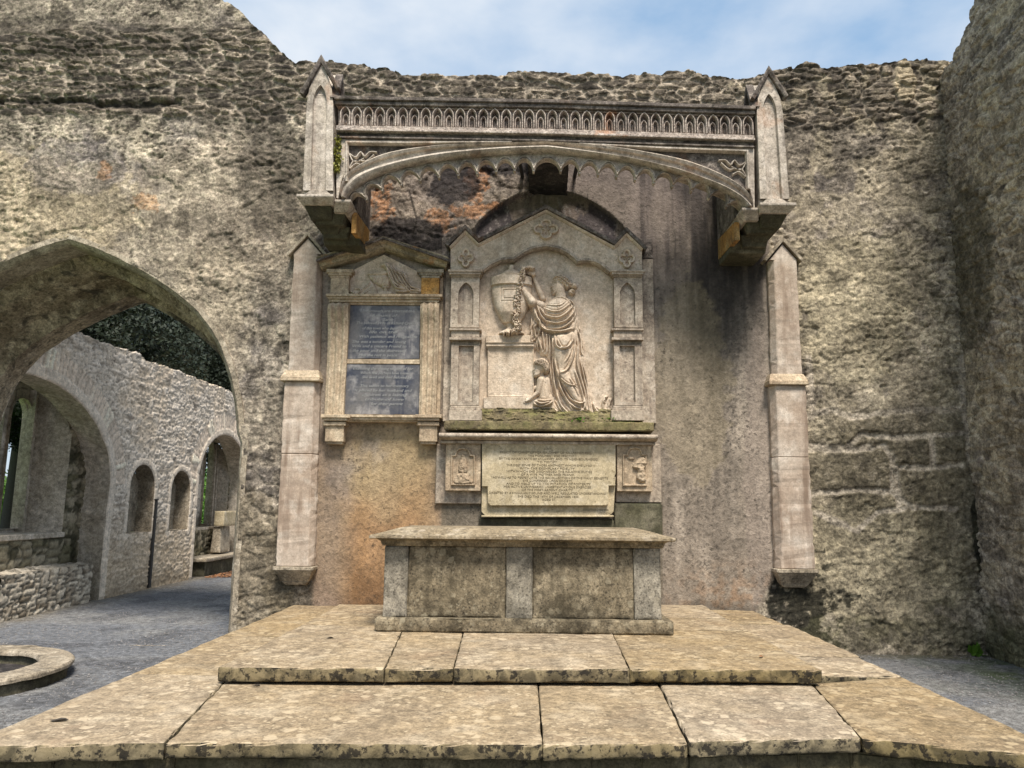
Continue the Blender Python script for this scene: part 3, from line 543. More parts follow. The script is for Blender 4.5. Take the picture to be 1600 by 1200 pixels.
def surf_far(u, v):
    st, i = rubble(u+.03*fbm(u*8, v*8, 3, 1), v+.02*fbm(u*8, v*12, 3, 2), .24, .055, 47, .5, .95); i2 = _h(np.floor(i*9999), np.floor(i*555), 5)
    c = np.array((.42, .40, .36))+(np.array((.575, .565, .54))-np.array((.42, .40, .36)))*i2[..., None]; c = np.where((st < .5)[..., None], c*(.55+.9*st[..., None]), c)
    h = .017*st*(.3+.8*i2)+.010*fbm(u*12, v*24, 4, 5)
    c = mixc(c, (.50, .44, .35), ss(.1, .35, fbm(u*1.5, v*1.5, 4, 8))*.35); c = mixc(c, (.09, .08, .07), ss(.22, .45, fbm(u*4, v*9, 4, 9))*.45)
    c = mixc(c, (.36, .30, .21), ss(1.5, .5, v+.4*fbm(u*1.3, v*1.3, 3, 10))*.55); c = mixc(c, (.12, .10, .07), ss(.35, 0, v+.2*fbm(u*4, v*4, 3, 11))*.5)
    for pl, wd, n in ((ARC1, .17, 60), (ARC2, .14, 44), (N1, .11, 22), (N2, .11, 22)):
        d, t = dpoly(u, v, pl); ringm = 1-ss(wd-.01, wd+.01, d); j = np.abs((t*n/4) % 1-.5); c = mixc(c, (.54, .52, .48), ringm*.7); h = h*(1-ringm)+ringm*(.022-.012*(j > .47))
        if wd > .13:
            r2 = (1-ss(.42, .50, d))*(1-ringm)*(v > 1.8); ce = t*n*1.6+fbm(u*4, v*4, 2, 3)*.5; jj = np.abs(ce % 1-.5); q = _h(np.floor(ce), np.floor(ce*0), 4)
            c = np.where((r2 > .5)[..., None], (.42+.26*q)[..., None]*np.array((1, .93, .84))*(1-.35*ss(.36, .48, jj))[..., None], c); h = np.where(r2 > .5, .028*q*(1-ss(.3, .48, jj))+.01*fbm(u*12, v*12, 3, 5), h)
    return h, c
def top_far(u): return 4.0+.05*fbm(u*3, u*0, 3, 7)+.03*fbm(u*17, u*0, 2, 8)
fw = wallmesh('chamber_wall', np.arange(1.36, 12.2, .0205), np.arange(-.03, 4.25, .021), surf_far, lambda u, v, h: (FX+h, u, v), MT['far'], top=top_far, holes=[ARC1, ARC2, N1, N2], cap=.9, tone=np.array((1.34, 1.24, 1.10)))
tag(fw, 'pale rubble wall with two arched recesses and two small niches, seen through the arch', 'stone wall')
def reveal(name, poly, x0, x1, mat, amp=.012, shrink=0):
    p = dpath(poly, .06); a = M(); n = len(p); k = 8; cy_ = sum(q[0] for q in p)/n
    for i in range(k+1):
        t = i/k; a.v += [(x0+(x1-x0)*t, y_+(cy_-y_)*shrink*t, z_) for y_, z_ in p]
    a.f = [(i*n+j, i*n+j+1, (i+1)*n+j+1, (i+1)*n+j) for i in range(k) for j in range(n-1) if p[j][0] > 1.34]; rough(a, amp, 6); return a.build(name, mat, fw, smoothang=45)
reveal('recess_reveal', ARC1, FX+.01, FX-.42, MT['ashlar']); reveal('recess_reveal', ARC2, FX+.01, FX-.42, MT['ashlar'])
for q in (N1, N2):
    reveal('niche_reveal', q+[q[0]], FX+.01, FX-.30, MT['arch'], .01); a = M(); a.add([(FX-.29+.02*math.sin(i*5), y_, z_) for i, (y_, z_) in enumerate(q)], [tuple(range(len(q)))]); a.build('niche_back', MT['arch'], fw)
BX = FX-.41; WR = PX(104, 750, BX)[0]; SZ = PX(60, 833, BX)[1]; WT = PX(100, 600, BX)[1]
WIN = [(YR-4.2, SZ), (WR, SZ), (WR, 2.55), (WR-.25, 2.9), (WR-.9, 3.15), (WR-1.6, 3.2), (YR-4.2, 3.2)]
def surf_back(u, v):
    st, i = rubble(u, v, .3, .12, 57, .4); c = np.array((.12, .11, .06))+(np.array((.36, .32, .23))-np.array((.12, .11, .06)))*(i**.8)[..., None]; c = c*(.5+.5*st[..., None]); c = mixc(c, (.03, .03, .015), ss(.1, .3, fbm(u*5, v*5, 4, 3))*.8)
    return .03*st, c
wallmesh('recess_back', np.arange(1.34, YR+.05, .03), np.arange(.3, 3.3, .03), surf_back, lambda u, v, h: (BX+h, u, v), MT['far'], holes=[WIN], parent=fw)
GX = BX-.55; LA = [PX(13, 790, GX)[0], PX(31, 760, GX)[0]]; lw = .36
LR = PX(33, 740, GX)[0]; lw = LR-PX(4, 740, GX)[0]; print('LW', lw); LT = PX(27, 621, GX)[1]; LZ = PX(20, 826, GX)[1]
def lancet(y0, y1, z0, z1):
    c = (y0+y1)/2; return [(y0, z0), (y1, z0), (y1, z1-.3)]+[(c+(y1-c)*math.cos(t), z1-.3+.3*math.sin(t)) for t in np.linspace(.1, math.pi-.1, 9)]+[(y0, z1-.3)]
LAN = [lancet(LR-lw, LR, LZ, LT), lancet(LR-2*lw-.22, LR-lw-.22, LZ, LT)]
def surf_ash(u, v):
    f1, f2, i = worley(u/.45, v/.32, 3, .3); j = ss(.02, .06, f2-f1); c = np.array((.44, .40, .33))+.14*i[..., None]; c = c*(.45+.55*j[..., None]); return .004*j+.004*fbm(u*8, v*8, 3, 2), mixc(c, (.1, .09, .06), ss(.1, .4, fbm(u*3, v*3, 4, 6))*.6)
wallmesh('window_panel', np.arange(1.34, WR+.2, .025), np.arange(SZ-.1, 3.3, .025), surf_ash, lambda u, v, h: (GX+h, u, v), MT['far'], holes=LAN, parent=fw)
for lp in LAN:
    a = M(); n = len(lp)
    a.add([(GX+.06, y_+(.03 if y_ > sum(q[0] for q in lp)/n else -.03), z_) for y_, z_ in lp]+[(GX-.08, y_, z_) for y_, z_ in lp], [(i, (i+1) % n, n+(i+1) % n, n+i) for i in range(n)]); a.build('lancet_frame', MT['ashlar'], fw)
a = M(); a.add([(BX+.01, WR, SZ), (GX, WR-.16, SZ), (GX, WR-.16, 3.2), (BX+.01, WR, 3.2)], [(0, 1, 2, 3)])
a.add([(GX+.12, WR-.27, SZ), (GX, WR-.27, SZ), (GX, WR-.27, 3.2), (GX+.12, WR-.27, 3.2), (GX+.12, WR-.21, SZ), (GX, WR-.21, SZ), (GX, WR-.21, 3.2), (GX+.12, WR-.21, 3.2)], [(0, 1, 2, 3), (4, 5, 6, 7), (0, 4, 7, 3)]); a.build('window_splay', MT['ashlar'], fw)
a = M(); a.box(GX-.3, BX+.05, 1.34, WR+.02, SZ-.08, SZ); rough(a, .004, 9).build('window_sill', MT['ashlar'], fw, bevel=.01)
# bench of masonry across the foot of the recess
bz = .58; be = PX(140, 900, FX)[0]
def surf_bench(u, v):
    st, i = rubble(u+.03*fbm(u*8, v*8, 3, 1), v+.02*fbm(u*8, v*12, 3, 2), .20, .07, 67, .5); c = np.array((.16, .13, .09))+(np.array((.55, .50, .40))-np.array((.16, .13, .09)))*(i**.5)[..., None]; return .03*st+.01*fbm(u*10, v*10, 3, 2), c*(.4+.6*st[..., None])
bn = wallmesh('masonry_bench', np.arange(1.34, be, .022), np.arange(-.03, bz+.1, .022), surf_bench, lambda u, v, h: (FX+.02+h, u, v), MT['far'], top=lambda u: bz+.015*fbm(u*5, u*0, 3, 2), cap=.45)
tag(bn, 'low rubble bench filling the foot of the large arched recess', 'stone bench')
a = M(); a.box(FX-.40, FX+.02, be-.3, be, 0, bz-.01); a.build('bench_end', MT['arch'], bn)
B2 = FX-.41; G2 = FX-.72; W2R = PX(357, 750, B2)[0]
wallmesh('recess_back', np.arange(L2-.1, C2+R2+.1, .03), np.arange(0, 3.2, .03), surf_back, lambda u, v, h: (B2+h, u, v), MT['far'], holes=[[(L2-.05, .98), (W2R, .98), (W2R, 2.5), (W2R-.3, 2.85), (L2-.05, 2.95)]], parent=fw)
qa, qb = PX(316, 750, G2)[0], PX(328, 750, G2)[0]; LAN2 = lancet(qa, qb, PX(325, 818, G2)[1], 2.95)
wallmesh('window_panel', np.arange(L2-.9, C2+R2, .025), np.arange(.9, 3.4, .025), surf_ash, lambda u, v, h: (G2+h, u, v), MT['far'], holes=[LAN2], parent=fw)
a = M(); n = len(LAN2); a.add([(G2+.05, y_, z_) for y_, z_ in LAN2]+[(G2-.08, y_, z_) for y_, z_ in LAN2], [(i, (i+1) % n, n+(i+1) % n, n+i) for i in range(n)]); a.build('lancet_frame', MT['ashlar'], fw)
for yy in (qb+.10, qb+.24): a = M(); a.box(G2, G2+.07, yy, yy+.05, .98, 2.9); a.build('jamb_moulding', MT['ashlar'], fw, bevel=.01)
a = M(); a.box(G2, B2+.03, L2-.1, W2R+.02, .92, .98); a.build('window_sill', MT['ashlar'], fw, bevel=.01)
a = M(); a.add([(B2+.01, W2R, .98), (G2, W2R-.05, .98), (G2, W2R-.05, 2.9), (B2+.01, W2R, 2.6)], [(0, 1, 2, 3)]); a.build('window_splay', MT['ashlar'], fw)
# thin dark strip put along the upright dark line between the niches
d0, d1 = PX(240, 782, FX), PX(237, 914, FX)
a = M(); a.box(FX-.02, FX+.05, 5.30, 5.37, .02, d0[1]); a.box(FX-.02, FX+.06, 5.29, 5.38, d0[1], d0[1]+.03); tag(a.build('dark_wall_strip', MT['iron'], bevel=.008), 'thin dark strip running down the pale wall between the two niches', 'pipe')
# end wall of the chamber, far corner
def surf_end(u, v):
    h, c = surf_far(u+40, v); return h, c*.85
ew = wallmesh('end_wall', np.arange(FX-.6, 2.0, .03), np.arange(-.03, 4.2, .03), surf_end, lambda u, v, h: (u, 11.9-h, v), MT['far'], top=lambda u: 3.7+.05*fbm(u*4, u*0, 3, 3), cap=.8)
tag(ew, 'end wall of the roofless chamber beyond the arch', 'stone wall')
sh = thing('broken_headstone', 'pale carved stone block propped on a pedestal in the far recess', 'carved stone', (FX-.05, 8.75, .42))
y0_, y1_ = PX(352, 810, FX)[0], PX(378, 810, FX)[0]
hexa('slab', cuboid(FX-.25, FX-.03, y0_, y0_+.75, PX(355, 822, FX)[1], PX(355, 800, FX)[1]+.02), MT['tablet'], sh, .06)
hexa('pedestal', cuboid(FX-.3, FX-.08, y0_+.02, y0_+.62, .42, PX(355, 823, FX)[1], (.03, .03)), MT['arch'], sh, .06)
sp = thing('stone_step', 'dark edged stone step across the foot of the far recess', 'step', (FX, 8.6, 0))
hexa('tread', cuboid(FX-.55, FX+.12, PX(313, 884, FX)[0], 10.2, .30, .38), MT['arch'], sp, .08); hexa('riser', cuboid(FX-.5, FX+.04, PX(316, 890, FX)[0], 10.2, 0, .30), MT['grimy'], sp, .08)
# fallen leaves at the far end of the chamber
a = M()
for i in range(900):
    x = FX+.15+abs(random.gauss(0, .5)); y = random.uniform(7.4, 10.4); r = random.uniform(.02, .04); an = random.random()*6.3
    a.add([(x+r*math.cos(an), y+r*math.sin(an), .012), (x+r*.6*math.cos(an+1.6), y+r*.6*math.sin(an+1.6), .03), (x-r*math.cos(an), y-r*math.sin(an), .014), (x-r*.6*math.cos(an+1.6), y-r*.6*math.sin(an+1.6), .012)], [(0, 1, 2, 3)])
tag(a.build('fallen_leaves', MT['litter'], recalc=False), 'brown dead leaves lying on the gravel by the far step', 'dead leaves', kind='stuff')
# ================================================================== PLANTING BEYOND THE WALLS
def foliage(n, blobs, size, seed, clump=1):
    r = np.random.RandomState(seed); a = M(); vs = []; fs = []
    wts = np.array([b[3]*b[4]*b[5] for b in blobs]); wts = wts/wts.sum()
    for k in range(n//clump):
        b = blobs[r.choice(len(blobs), p=wts)]; d = r.normal(size=3); d /= np.linalg.norm(d); rad = r.uniform(.45, 1.0)**.5
        c0 = np.array(b[:3])+d*rad*np.array(b[3:6])
        for q in range(clump):
            c = c0+r.normal(size=3)*size*1.6; u = r.normal(size=3); u /= np.linalg.norm(u); w_ = np.cross(u, r.normal(size=3)); w_ /= np.linalg.norm(w_)+1e-9; s_ = size*r.uniform(.6, 1.3); o = len(vs)
            vs += [c-u*s_, c+w_*s_*.45, c+u*s_, c-w_*s_*.45]; fs.append((o, o+1, o+2, o+3))
    me = bpy.data.meshes.new('crown'); me.from_pydata([tuple(v) for v in vs], [], fs); return me
yblobs = [(random.uniform(-1.6, 1.6), random.uniform(-2.2, 2.2), random.uniform(-1.7, 2.6), random.uniform(.8, 1.3), random.uniform(.9, 1.5), random.uniform(.6, 1.1)) for _ in range(26)]
yc_me = foliage(80000, yblobs, .045, 3, 8)
def limb(a, p0, p1, r0, r1, n=6, bend=.15):
    p0, p1 = np.array(p0, float), np.array(p1, float); off = np.random.RandomState(int(abs(p1[0]*100)) % 999).normal(size=3)*bend; k = 6; o = len(a.v)
    for i in range(k+1):
        t = i/k; c = p0+(p1-p0)*t+off*math.sin(t*3.14); r = r0+(r1-r0)*t
        for j in range(n): an = 6.283*j/n; a.v.append((c[0]+r*math.cos(an), c[1]+r*math.sin(an), c[2]+r*.3*math.sin(an)))
    for i in range(k):
        for j in range(n): a.f.append((o+i*n+j, o+i*n+(j+1) % n, o+(i+1)*n+(j+1) % n, o+(i+1)*n+j))
tb = M(); limb(tb, (0, 0, -5.2), (0.1, .1, .5), .35, .2, 8)
for k in range(9): an = k*.7; limb(tb, (0, 0, -2.0+k*.3), (1.5*math.cos(an), 1.9*math.sin(an), -.8+k*.35), .12, .03)
lab = ['dark yew tree behind the pale wall, nearest the large arch recess', 'dark yew tree filling the opening above the middle of the pale wall', 'dark yew tree furthest right behind the pale wall', 'dark tree seen low through the lancet window of the near recess', 'dark tree left of the others beyond the lancet windows', 'low spreading dark tree behind the bushes on the lawn', 'farthest dark tree, seen above the lawn through the near lancet', 'dark tree filling the far lancet window']
base_tree = None
for k, (x, y, z, sc) in enumerate([(-10.6, 3.2, 5.3, 1.0), (-10.0, 7.6, 5.2, 1.1), (-9.6, 12.6, 5.2, 1.15), (-16.5, 9.5, 4.6, 1.4), (-15.5, 3.2, 4.6, 1.35), (-17.5, 14.0, 6.9, 1.5), (-19.0, 20.5, 8.4, 1.8), (-12.8, 18.5, 6.4, 1.4)]):
    t = thing('yew_tree', lab[k], 'tree', (x, y, 0), 'yew trees beyond the chamber wall')
    if k == 0: c1 = link('crown', yc_me, MT['yew'], None); tr_ = tb.build('trunk', MT['bark'], None, smoothang=60)
    else: c1 = c0_.copy(); tr_ = t0_.copy(); COL.objects.link(c1); COL.objects.link(tr_)
    for o in (c1, tr_):
        o.parent = t; o.matrix_parent_inverse = Matrix.Identity(4); o.location = (0, 0, z); o.scale = (sc, sc, sc); o.rotation_euler = (0, 0, k*1.3)
    if k == 0: c0_, t0_ = c1, tr_
for k, (x, y, z, s1, lb) in enumerate([(-42.5, 51.5, 1.0, 3.0, 'leafy green bush beyond the lawn, leftmost through the near lancet window'), (-39.0, 50.5, 1.2, 2.8, 'second green bush from the left beyond the lawn'), (-35.5, 52.0, 1.0, 3.0, 'third green bush from the left beyond the lawn'), (-25.2, 50.0, 1.4, 2.8, 'green bush beyond the lawn, seen through the far lancet window')]):
    t = thing('bush', lb, 'bush', (x, y, 0), 'bushes on the lawn')
    me = foliage(5000, [(random.uniform(-.8, .8), random.uniform(-1.1, 1.1), random.uniform(-.2, .6), .5, .6, .4) for _ in range(8)], .06, 20+k, 4); o = link('foliage', me, MT['leaf'], t); o.matrix_parent_inverse = Matrix.Identity(4); o.location = (0, 0, z); o.scale = (s1,)*3
    st_ = M(); [limb(st_, (0, 0, -z/s1), (.5*math.cos(q), .6*math.sin(q), .3), .03, .01, 5, .05) for q in (0, 1.3, 2.5, 3.9, 5.1)]; o = st_.build('stem', MT['bark'], t); o.matrix_parent_inverse = Matrix.Identity(4); o.location = (0, 0, z); o.scale = (s1,)*3
# ================================================================== WELL KERB, LEFT
wr = thing('stone_ring', 'low circular stone kerb around a dark hollow on the gravel at left', 'stone ring', (-5.0, -1.75, 0))
WC = (-4.88, -1.80)
def ringpart(name, r0, r1, z0, z1, mat, amp):
    a = M(); n = 96
    prof = [(r0, z0), (r0, z1-.015), (r0+.015, z1)]+[(r0+(r1-r0)*k/6, z1) for k in range(1, 6)]+[(r1-.015, z1), (r1, z1-.015), (r1, (z0+z1)/2), (r1, z0)]
    k = len(prof)
    for i in range(n):
        an = 6.2832*i/n; a.v += [(WC[0]+r*math.cos(an), WC[1]+r*math.sin(an), z) for r, z in prof]
    a.f = [(i*k+j, ((i+1) % n)*k+j, ((i+1) % n)*k+j+1, i*k+j+1) for i in range(n) for j in range(k-1)]; rough(a, amp, 5); return a.build(name, mat, wr, smoothang=45)
ringpart('coping', .68, .97, .095, .135, MT['arch'], .012); ringpart('masonry', .72, .93, -.02, .095, MT['grimy'], .03)
a = M(); a.add([(WC[0]+.76*math.cos(t), WC[1]+.76*math.sin(t), .012) for t in np.linspace(0, 6.28, 40)[:-1]], [tuple(range(39))]); a.build('hollow_shade_disc', MT['soot'], wr)  # black disc at gravel level, its colour standing in for the hollow's shade
# ================================================================== STONE PLATFORM
pf = thing('stone_platform', 'two stepped platform of lichened paving slabs under the altar tomb', 'steps', (0, -2.4, 0))
def slabpoly(name, q, z0, z1, mat=None, step=.05, amp=.004, chip=.006):
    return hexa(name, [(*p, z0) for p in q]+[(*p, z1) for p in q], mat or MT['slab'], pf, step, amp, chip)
LZ0, LZ1, UZ0, UZ1 = .365, .44, .455, .54
fr = [(-2.50, -4.93), (-1.617, -4.83), (.102, -4.765), (.783, -4.70), (1.629, -4.60), (2.48, -4.86)]
bk = [(-2.47, -3.45), (-1.84, -3.45), (.105, -3.45), (.86, -3.45), (1.82, -3.45), (2.50, -3.2)]
for i in range(5):
    g = .003; x0, y0 = fr[i]; x1, y1 = fr[i+1]; u0, v0 = bk[i]; u1, v1 = bk[i+1]
    slabpoly('paving_slab', [(x0+g, y0), (x1-g, y1), (u1-g, v1), (u0+g, v0)], LZ0+.004*(i % 2), LZ1-.003*(i % 3))
for (xa, xb, ya, yb) in ((-2.47, -1.70, -3.44, -2.0), (-2.46, -1.70, -1.99, -.02), (1.70, 2.50, -3.19, -2.55), (1.70, 2.52, -2.54, -1.0), (1.72, 2.47, -.99, -.02), (-1.69, 0, -.72, -.02), (.01, 1.71, -.72, -.02)):
    slabpoly('paving_slab', [(xa, ya), (xb, ya), (xb, yb), (xa, yb)], LZ0, LZ1-random.uniform(0, .004), step=.08)
ux = [(-1.83, -1.80), (-.828, -.955), (-.412, -.462), (.665, .722), (1.858, 1.845)]
for i in range(4):
    (a0, b0), (a1, b1) = ux[i], ux[i+1]; yf = [-3.70, -3.67, -3.64, -3.59, -3.54]
    slabpoly('paving_slab', [(a0+.002, yf[i]), (a1-.002, yf[i+1]), (b1-.002, -2.05), (b0+.002, -2.05)], UZ0+.003*(i % 2), UZ1-.003*(i % 2), chip=.006)
for (xa, xb, ya, yb) in ((-1.80, -1.0, -2.04, -.72), (-.99, 1.0, -2.04, -.74), (1.01, 1.84, -2.04, -1.35), (1.01, 1.84, -1.34, -.46)):
    slabpoly('paving_slab', [(xa, ya), (xb, ya), (xb, yb), (xa, yb)], UZ0, UZ1-random.uniform(0, .003), step=.08)
bp_ = [(-2.40, -4.80), (-1.6, -4.72), (.1, -4.66), (.8, -4.6), (1.6, -4.5), (2.40, -4.72), (2.42, -.03), (-2.40, -.03)]
a = M(); a.prismz(bp_, -.02, LZ0-.003); a.build('base_course', MT['slabedge'], pf)
a = M(); a.prismz([(-1.72, -3.55), (1.74, -3.42), (1.74, -.8), (-1.7, -.8)], .41, UZ0-.002); a.build('step_bedding', MT['slabedge'], pf)
for i, (p0, p1) in enumerate(zip(bp_[:5], bp_[1:6])):        # squared base stones under the front lip
    n = 3
    for k in range(n):
        q0 = np.array(p0)+(np.array(p1)-np.array(p0))*k/n; q1 = np.array(p0)+(np.array(p1)-np.array(p0))*(k+1)/n; o = np.array((0, -.03-.012*random.random()))
        hexa('base_stone', [(*(q0+o), -.02), (*(q1+o), -.02), (*q1, -.02), (*q0, -.02), (*(q0+o), LZ0-.006), (*(q1+o), LZ0-.006), (*q1, LZ0-.006), (*q0, LZ0-.006)], MT['slabedge'], pf, .08, .004, .012)
# ================================================================== ALTAR TOMB
al = thing('altar_tomb', 'weathered stone altar tomb with two front panels and heavy moulded slab on the steps', 'tomb', (0, -1.9, .54))
hexa('plinth', cuboid(-1.145, 1.178, -2.34, -1.30, .541, .645, (.0, .0)), MT['altar'], al, .05, .004, .012)
hexa('core', cuboid(-1.06, 1.085, -2.255, -1.4, .64, 1.19), MT['altar'], al, .08, .002, .004)
for xa, xb in ((-1.095, -.905), (-.125, .085), (.885, 1.098)):
    hexa('post', cuboid(xa, xb, -2.285, -2.0, .645, 1.195), MT['altarpost'], al, .04, .003, .007)
for xa, xb in ((-1.085, -.905), (.885, 1.088)):
    hexa('post', cuboid(xa, xb, -1.6, -1.38, .645, 1.195), MT['altarpost'], al, .06, .003, .007)
for xa, xb in ((-.903, -.127), (.087, .883)):
    hexa('front_panel', cuboid(xa, xb, -2.268, -2.1, .647, 1.193), MT['altar'], al, .04, .003, .005)
a = M(); pr = [(-.0, 1.195), (.012, 1.21), (.02, 1.235), (.045, 1.25), (.055, 1.255)]
x0, x1, y0, y1 = -1.105, 1.11, -2.30, -1.37
for i in range(len(pr)-1):
    (d0_, z0), (d1_, z1) = pr[i], pr[i+1]
    a.prismz([(x0-d0_, y0-d0_), (x1+d0_, y0-d0_), (x1+d0_, y1+d0_), (x0-d0_, y1+d0_)], z0, z1-.0, [(x0-d1_, y0-d1_), (x1+d1_, y0-d1_), (x1+d1_, y1+d1_), (x0-d1_, y1+d1_)])
rough(a, .003, 20).build('slab_moulding', MT['altar'], al)
hexa('top_slab', cuboid(-1.20, 1.20, -2.42, -1.27, 1.253, 1.283), MT['altartop'], al, .04, .004, .010)
hexa('top_slab_bevel', cuboid(-1.19, 1.19, -2.41, -1.28, 1.280, 1.335, (.20, .22)), MT['altartop'], al, .05, .004, .004)
# ================================================================== WALL SHAFTS EITHER SIDE
def shaft(name, label, xb, xt, inner, zs, mirror):
    """tall chamfered wall shaft: (x0,x1) at foot and top, three stages, gabled head, bracket foot"""
    t = thing(name, label, 'wall shaft', ((xb[0]+xb[1])/2, -.1, zs[0])); s = 1 if mirror else -1
    def stage(nm, x0, x1, y, z0, z1, x0t=None, x1t=None, mat=MT['pilaster']):
        a = M(); ch = .055; x0t = x0 if x0t is None else x0t; x1t = x1 if x1t is None else x1t
        f = lambda l, r: [(l, -y+ch), (l+ch, -y), (r-ch, -y), (r, -y+ch), (r, .02), (l, .02)] if False else ([(l, -y), (r-ch*0.9, -y), (r, -y+ch*1.4), (r, .02), (l, .02)] if not mirror else [(l, -y+ch*1.4), (l+ch*.9, -y), (r, -y), (r, .02), (l, .02)])
        A_, B_ = f(x0, x1), f(x0t, x1t); n = max(2, int((z1-z0)/.045)); k = len(A_)
        for i in range(n+1):
            q = i/n; a.v += [(p0[0]*(1-q)+p1[0]*q, p0[1]*(1-q)+p1[1]*q, z0+(z1-z0)*q) for p0, p1 in zip(A_, B_)]
        a.f = [tuple(range(k-1, -1, -1)), tuple(range(n*k, n*k+k))]+[(i*k+j, i*k+(j+1) % k, (i+1)*k+(j+1) % k, (i+1)*k+j) for i in range(n) for j in range(k)]
        vv = np.array(a.v); ns = n3(vv, 14, 31); cx_ = (x0+x1)/2; vv[:, 0] += np.where(vv[:, 0] > cx_, -1, 1)*np.clip(ns*.018, 0, .02)+n3(vv, 3, 5)*.003; vv[:, 1] += np.clip(n3(vv, 17, 37)*.012, 0, .02)*(vv[:, 1] < -.05); a.v = [tuple(w__) for w__ in vv]
        return a.build(nm, mat, t, bevel=.007)
    z0, z1, z2, z3, z4 = zs
    lerp = lambda z: ((xb[0]+(xt[0]-xb[0])*(z-z0)/(z4-z0)), (xb[1]+(xt[1]-xb[1])*(z-z0)/(z4-z0)))
    A0, A1_ = lerp(z1), lerp(z2); zj = z1+(z2-z1)*.6; J = lerp(zj); stage('lower_shaft', A0[0], A0[1], .15, z1, zj-.003, J[0], J[1]); stage('middle_shaft', J[0], J[1], .149, zj+.001, z2, A1_[0], A1_[1])
    B0, B1 = lerp(z2+.12), lerp(z3); stage('upper_shaft', B0[0]+.03, B0[1]-.02, .125, z2+.10, z3, B1[0]+.03, B1[1]-.02)
    a = M(); l, r = A1_; a.prismz([(l-.035, -.19), (r+.02, -.19), (r+.02, 0.01), (l-.035, 0.01)], z2, z2+.035); a.prismz([(l-.035, -.188), (r+.02, -.188), (r+.02, 0.01), (l-.035, 0.01)], z2+.035, z2+.13, [(l+.0, -.128), (r-.01, -.128), (r-.01, .01), (l+.0, .01)])
    a.build('string_course', MT['tawny'] if 0 else MT['plaque'], t, bevel=.006)
    l, r = B1[0]+.03, B1[1]-.02; c = (l+r)/2; a = M(); a.prism([(l, z3-.001), (r, z3-.001), (c, z4)], -.122, .02); a.build('gable_head', MT['pilaster'], t)
    a = M(); a.sweep([(l-.045, z3-.03), (c, z4+.025), (r+.045, z3-.03)], [(0, -.155), (.035, -.155), (.035, .02), (0, .02)]); a.build('gable_coping', MT['arch'], t, bevel=.005)
    l, r = A0; a = M(); a.prismz([(l-.02, -.19), (r+.02, -.19), (r+.02, .01), (l-.02, .01)], z1-.04, z1-.001)
    a.prismz([(l+.05, -.09), (r-.05, -.09), (r-.05, .01), (l+.05, .01)], z1-.16, z1-.04, [(l-.01, -.18), (r+.01, -.18), (r+.01, .01), (l-.01, .01)]); a.prismz([(l+.09, -.06), (r-.09, -.06), (r-.09, .01), (l+.09, .01)], z1-.2, z1-.16, [(l+.05, -.09), (r-.05, -.09), (r-.05, .01), (l+.05, .01)])
    a.build('foot_bracket', MT['arch'], t, bevel=.006)
    return t
def QX(px, py, y=-.14): return P(px, py, y)
lz = lambda px, py: P(px, py, -.14)[1]
shaft('wall_shaft', 'pale gabled wall shaft left of the small slate memorial', (QX(431, 885)[0], QX(489, 885)[0]), (QX(453, 395)[0], QX(504, 395)[0]), 1, (lz(460, 905), lz(460, 885), lz(470, 596), lz(480, 396), lz(480, 372)), False)
shaft('wall_shaft', 'pale gabled wall shaft right of the large memorial, with dark drip stains', (QX(1214, 890)[0], QX(1274, 890)[0]), (QX(1199, 400)[0], QX(1248, 400)[0]), 1, (lz(1245, 910), lz(1245, 889), lz(1235, 602), lz(1223, 405), lz(1222, 381)), True)
# ================================================================== SLATE MEMORIAL (left)
sm = thing('slate_memorial', 'small pedimented memorial holding two weathered blue-grey slate panels', 'wall memorial', (-1.7, -.1, 2.4))
def pb(a, l, t_, r, b, yf, yb=.02):     # pixel rectangle at depth yf, upright in the world
    x0, z1 = P((l), (t_+b)/2, yf)[0], P((l+r)/2, t_, yf)[1]; x1, z0 = P(r, (t_+b)/2, yf)[0], P((l+r)/2, b, yf)[1]; a.box(x0, x1, yf, yb, z0, z1); return (x0, x1, z0, z1)
a = M(); pb(a, 512, 425, 690, 652, -.045); a.build('back_slab', MT['plaque'], sm)
a = M(); a.prism(PP([(536, 464), (536, 430), (600, 398), (664, 430), (664, 464)], -.06), -.06, .0); a.build('tympanum', MT['marble'], sm)
for l, r in ((517, 545), (658, 686)):
    a = M(); pb(a, l, 434, r, 461, -.13); a.build('corner_block', MT['plaque'] if l < 600 else MT['rust'], sm, bevel=.004)
    a = M()
    for k, (e, t_, b) in enumerate(((1, 430, 434), (4, 426, 430), (7, 420, 426))): pb(a, l-e, t_, r+e, b, -.135-.012*k)
    a.build('corner_capital', MT['plaque'] if l < 600 else MT['arch'], sm, bevel=.004)
a = M(); a.sweep(PP([(500, 417), (600, 386), (697, 417)], -.16), [(-.02, .05), (.0, 0.0), (.035, -.01), (.05, -.05), (.085, -.075), (.10, -.075), (.10, .18), (-.02, .18)], y=-.16); rough(a, .003, 20); a.build('raking_cornice', MT['tawny'], sm, bevel=.004)
a = M(); a.sweep(PP([(497, 414), (600, 380), (700, 414)], -.2), [(.03, -.035), (.05, -.035), (.05, .2), (.03, .2)], y=-.22); rough(a, .008, 25); a.build('roof_slate', MT['sooty'], sm)
a = M()
for k, (t_, b, d, e) in enumerate(((459, 463, -.165, 3), (463, 467, -.145, 0), (467, 472, -.12, -2), (472, 476, -.09, -6))): pb(a, 512-e, t_, 688+e, b, d)
a.build('architrave', MT['plaque'], sm, bevel=.003)
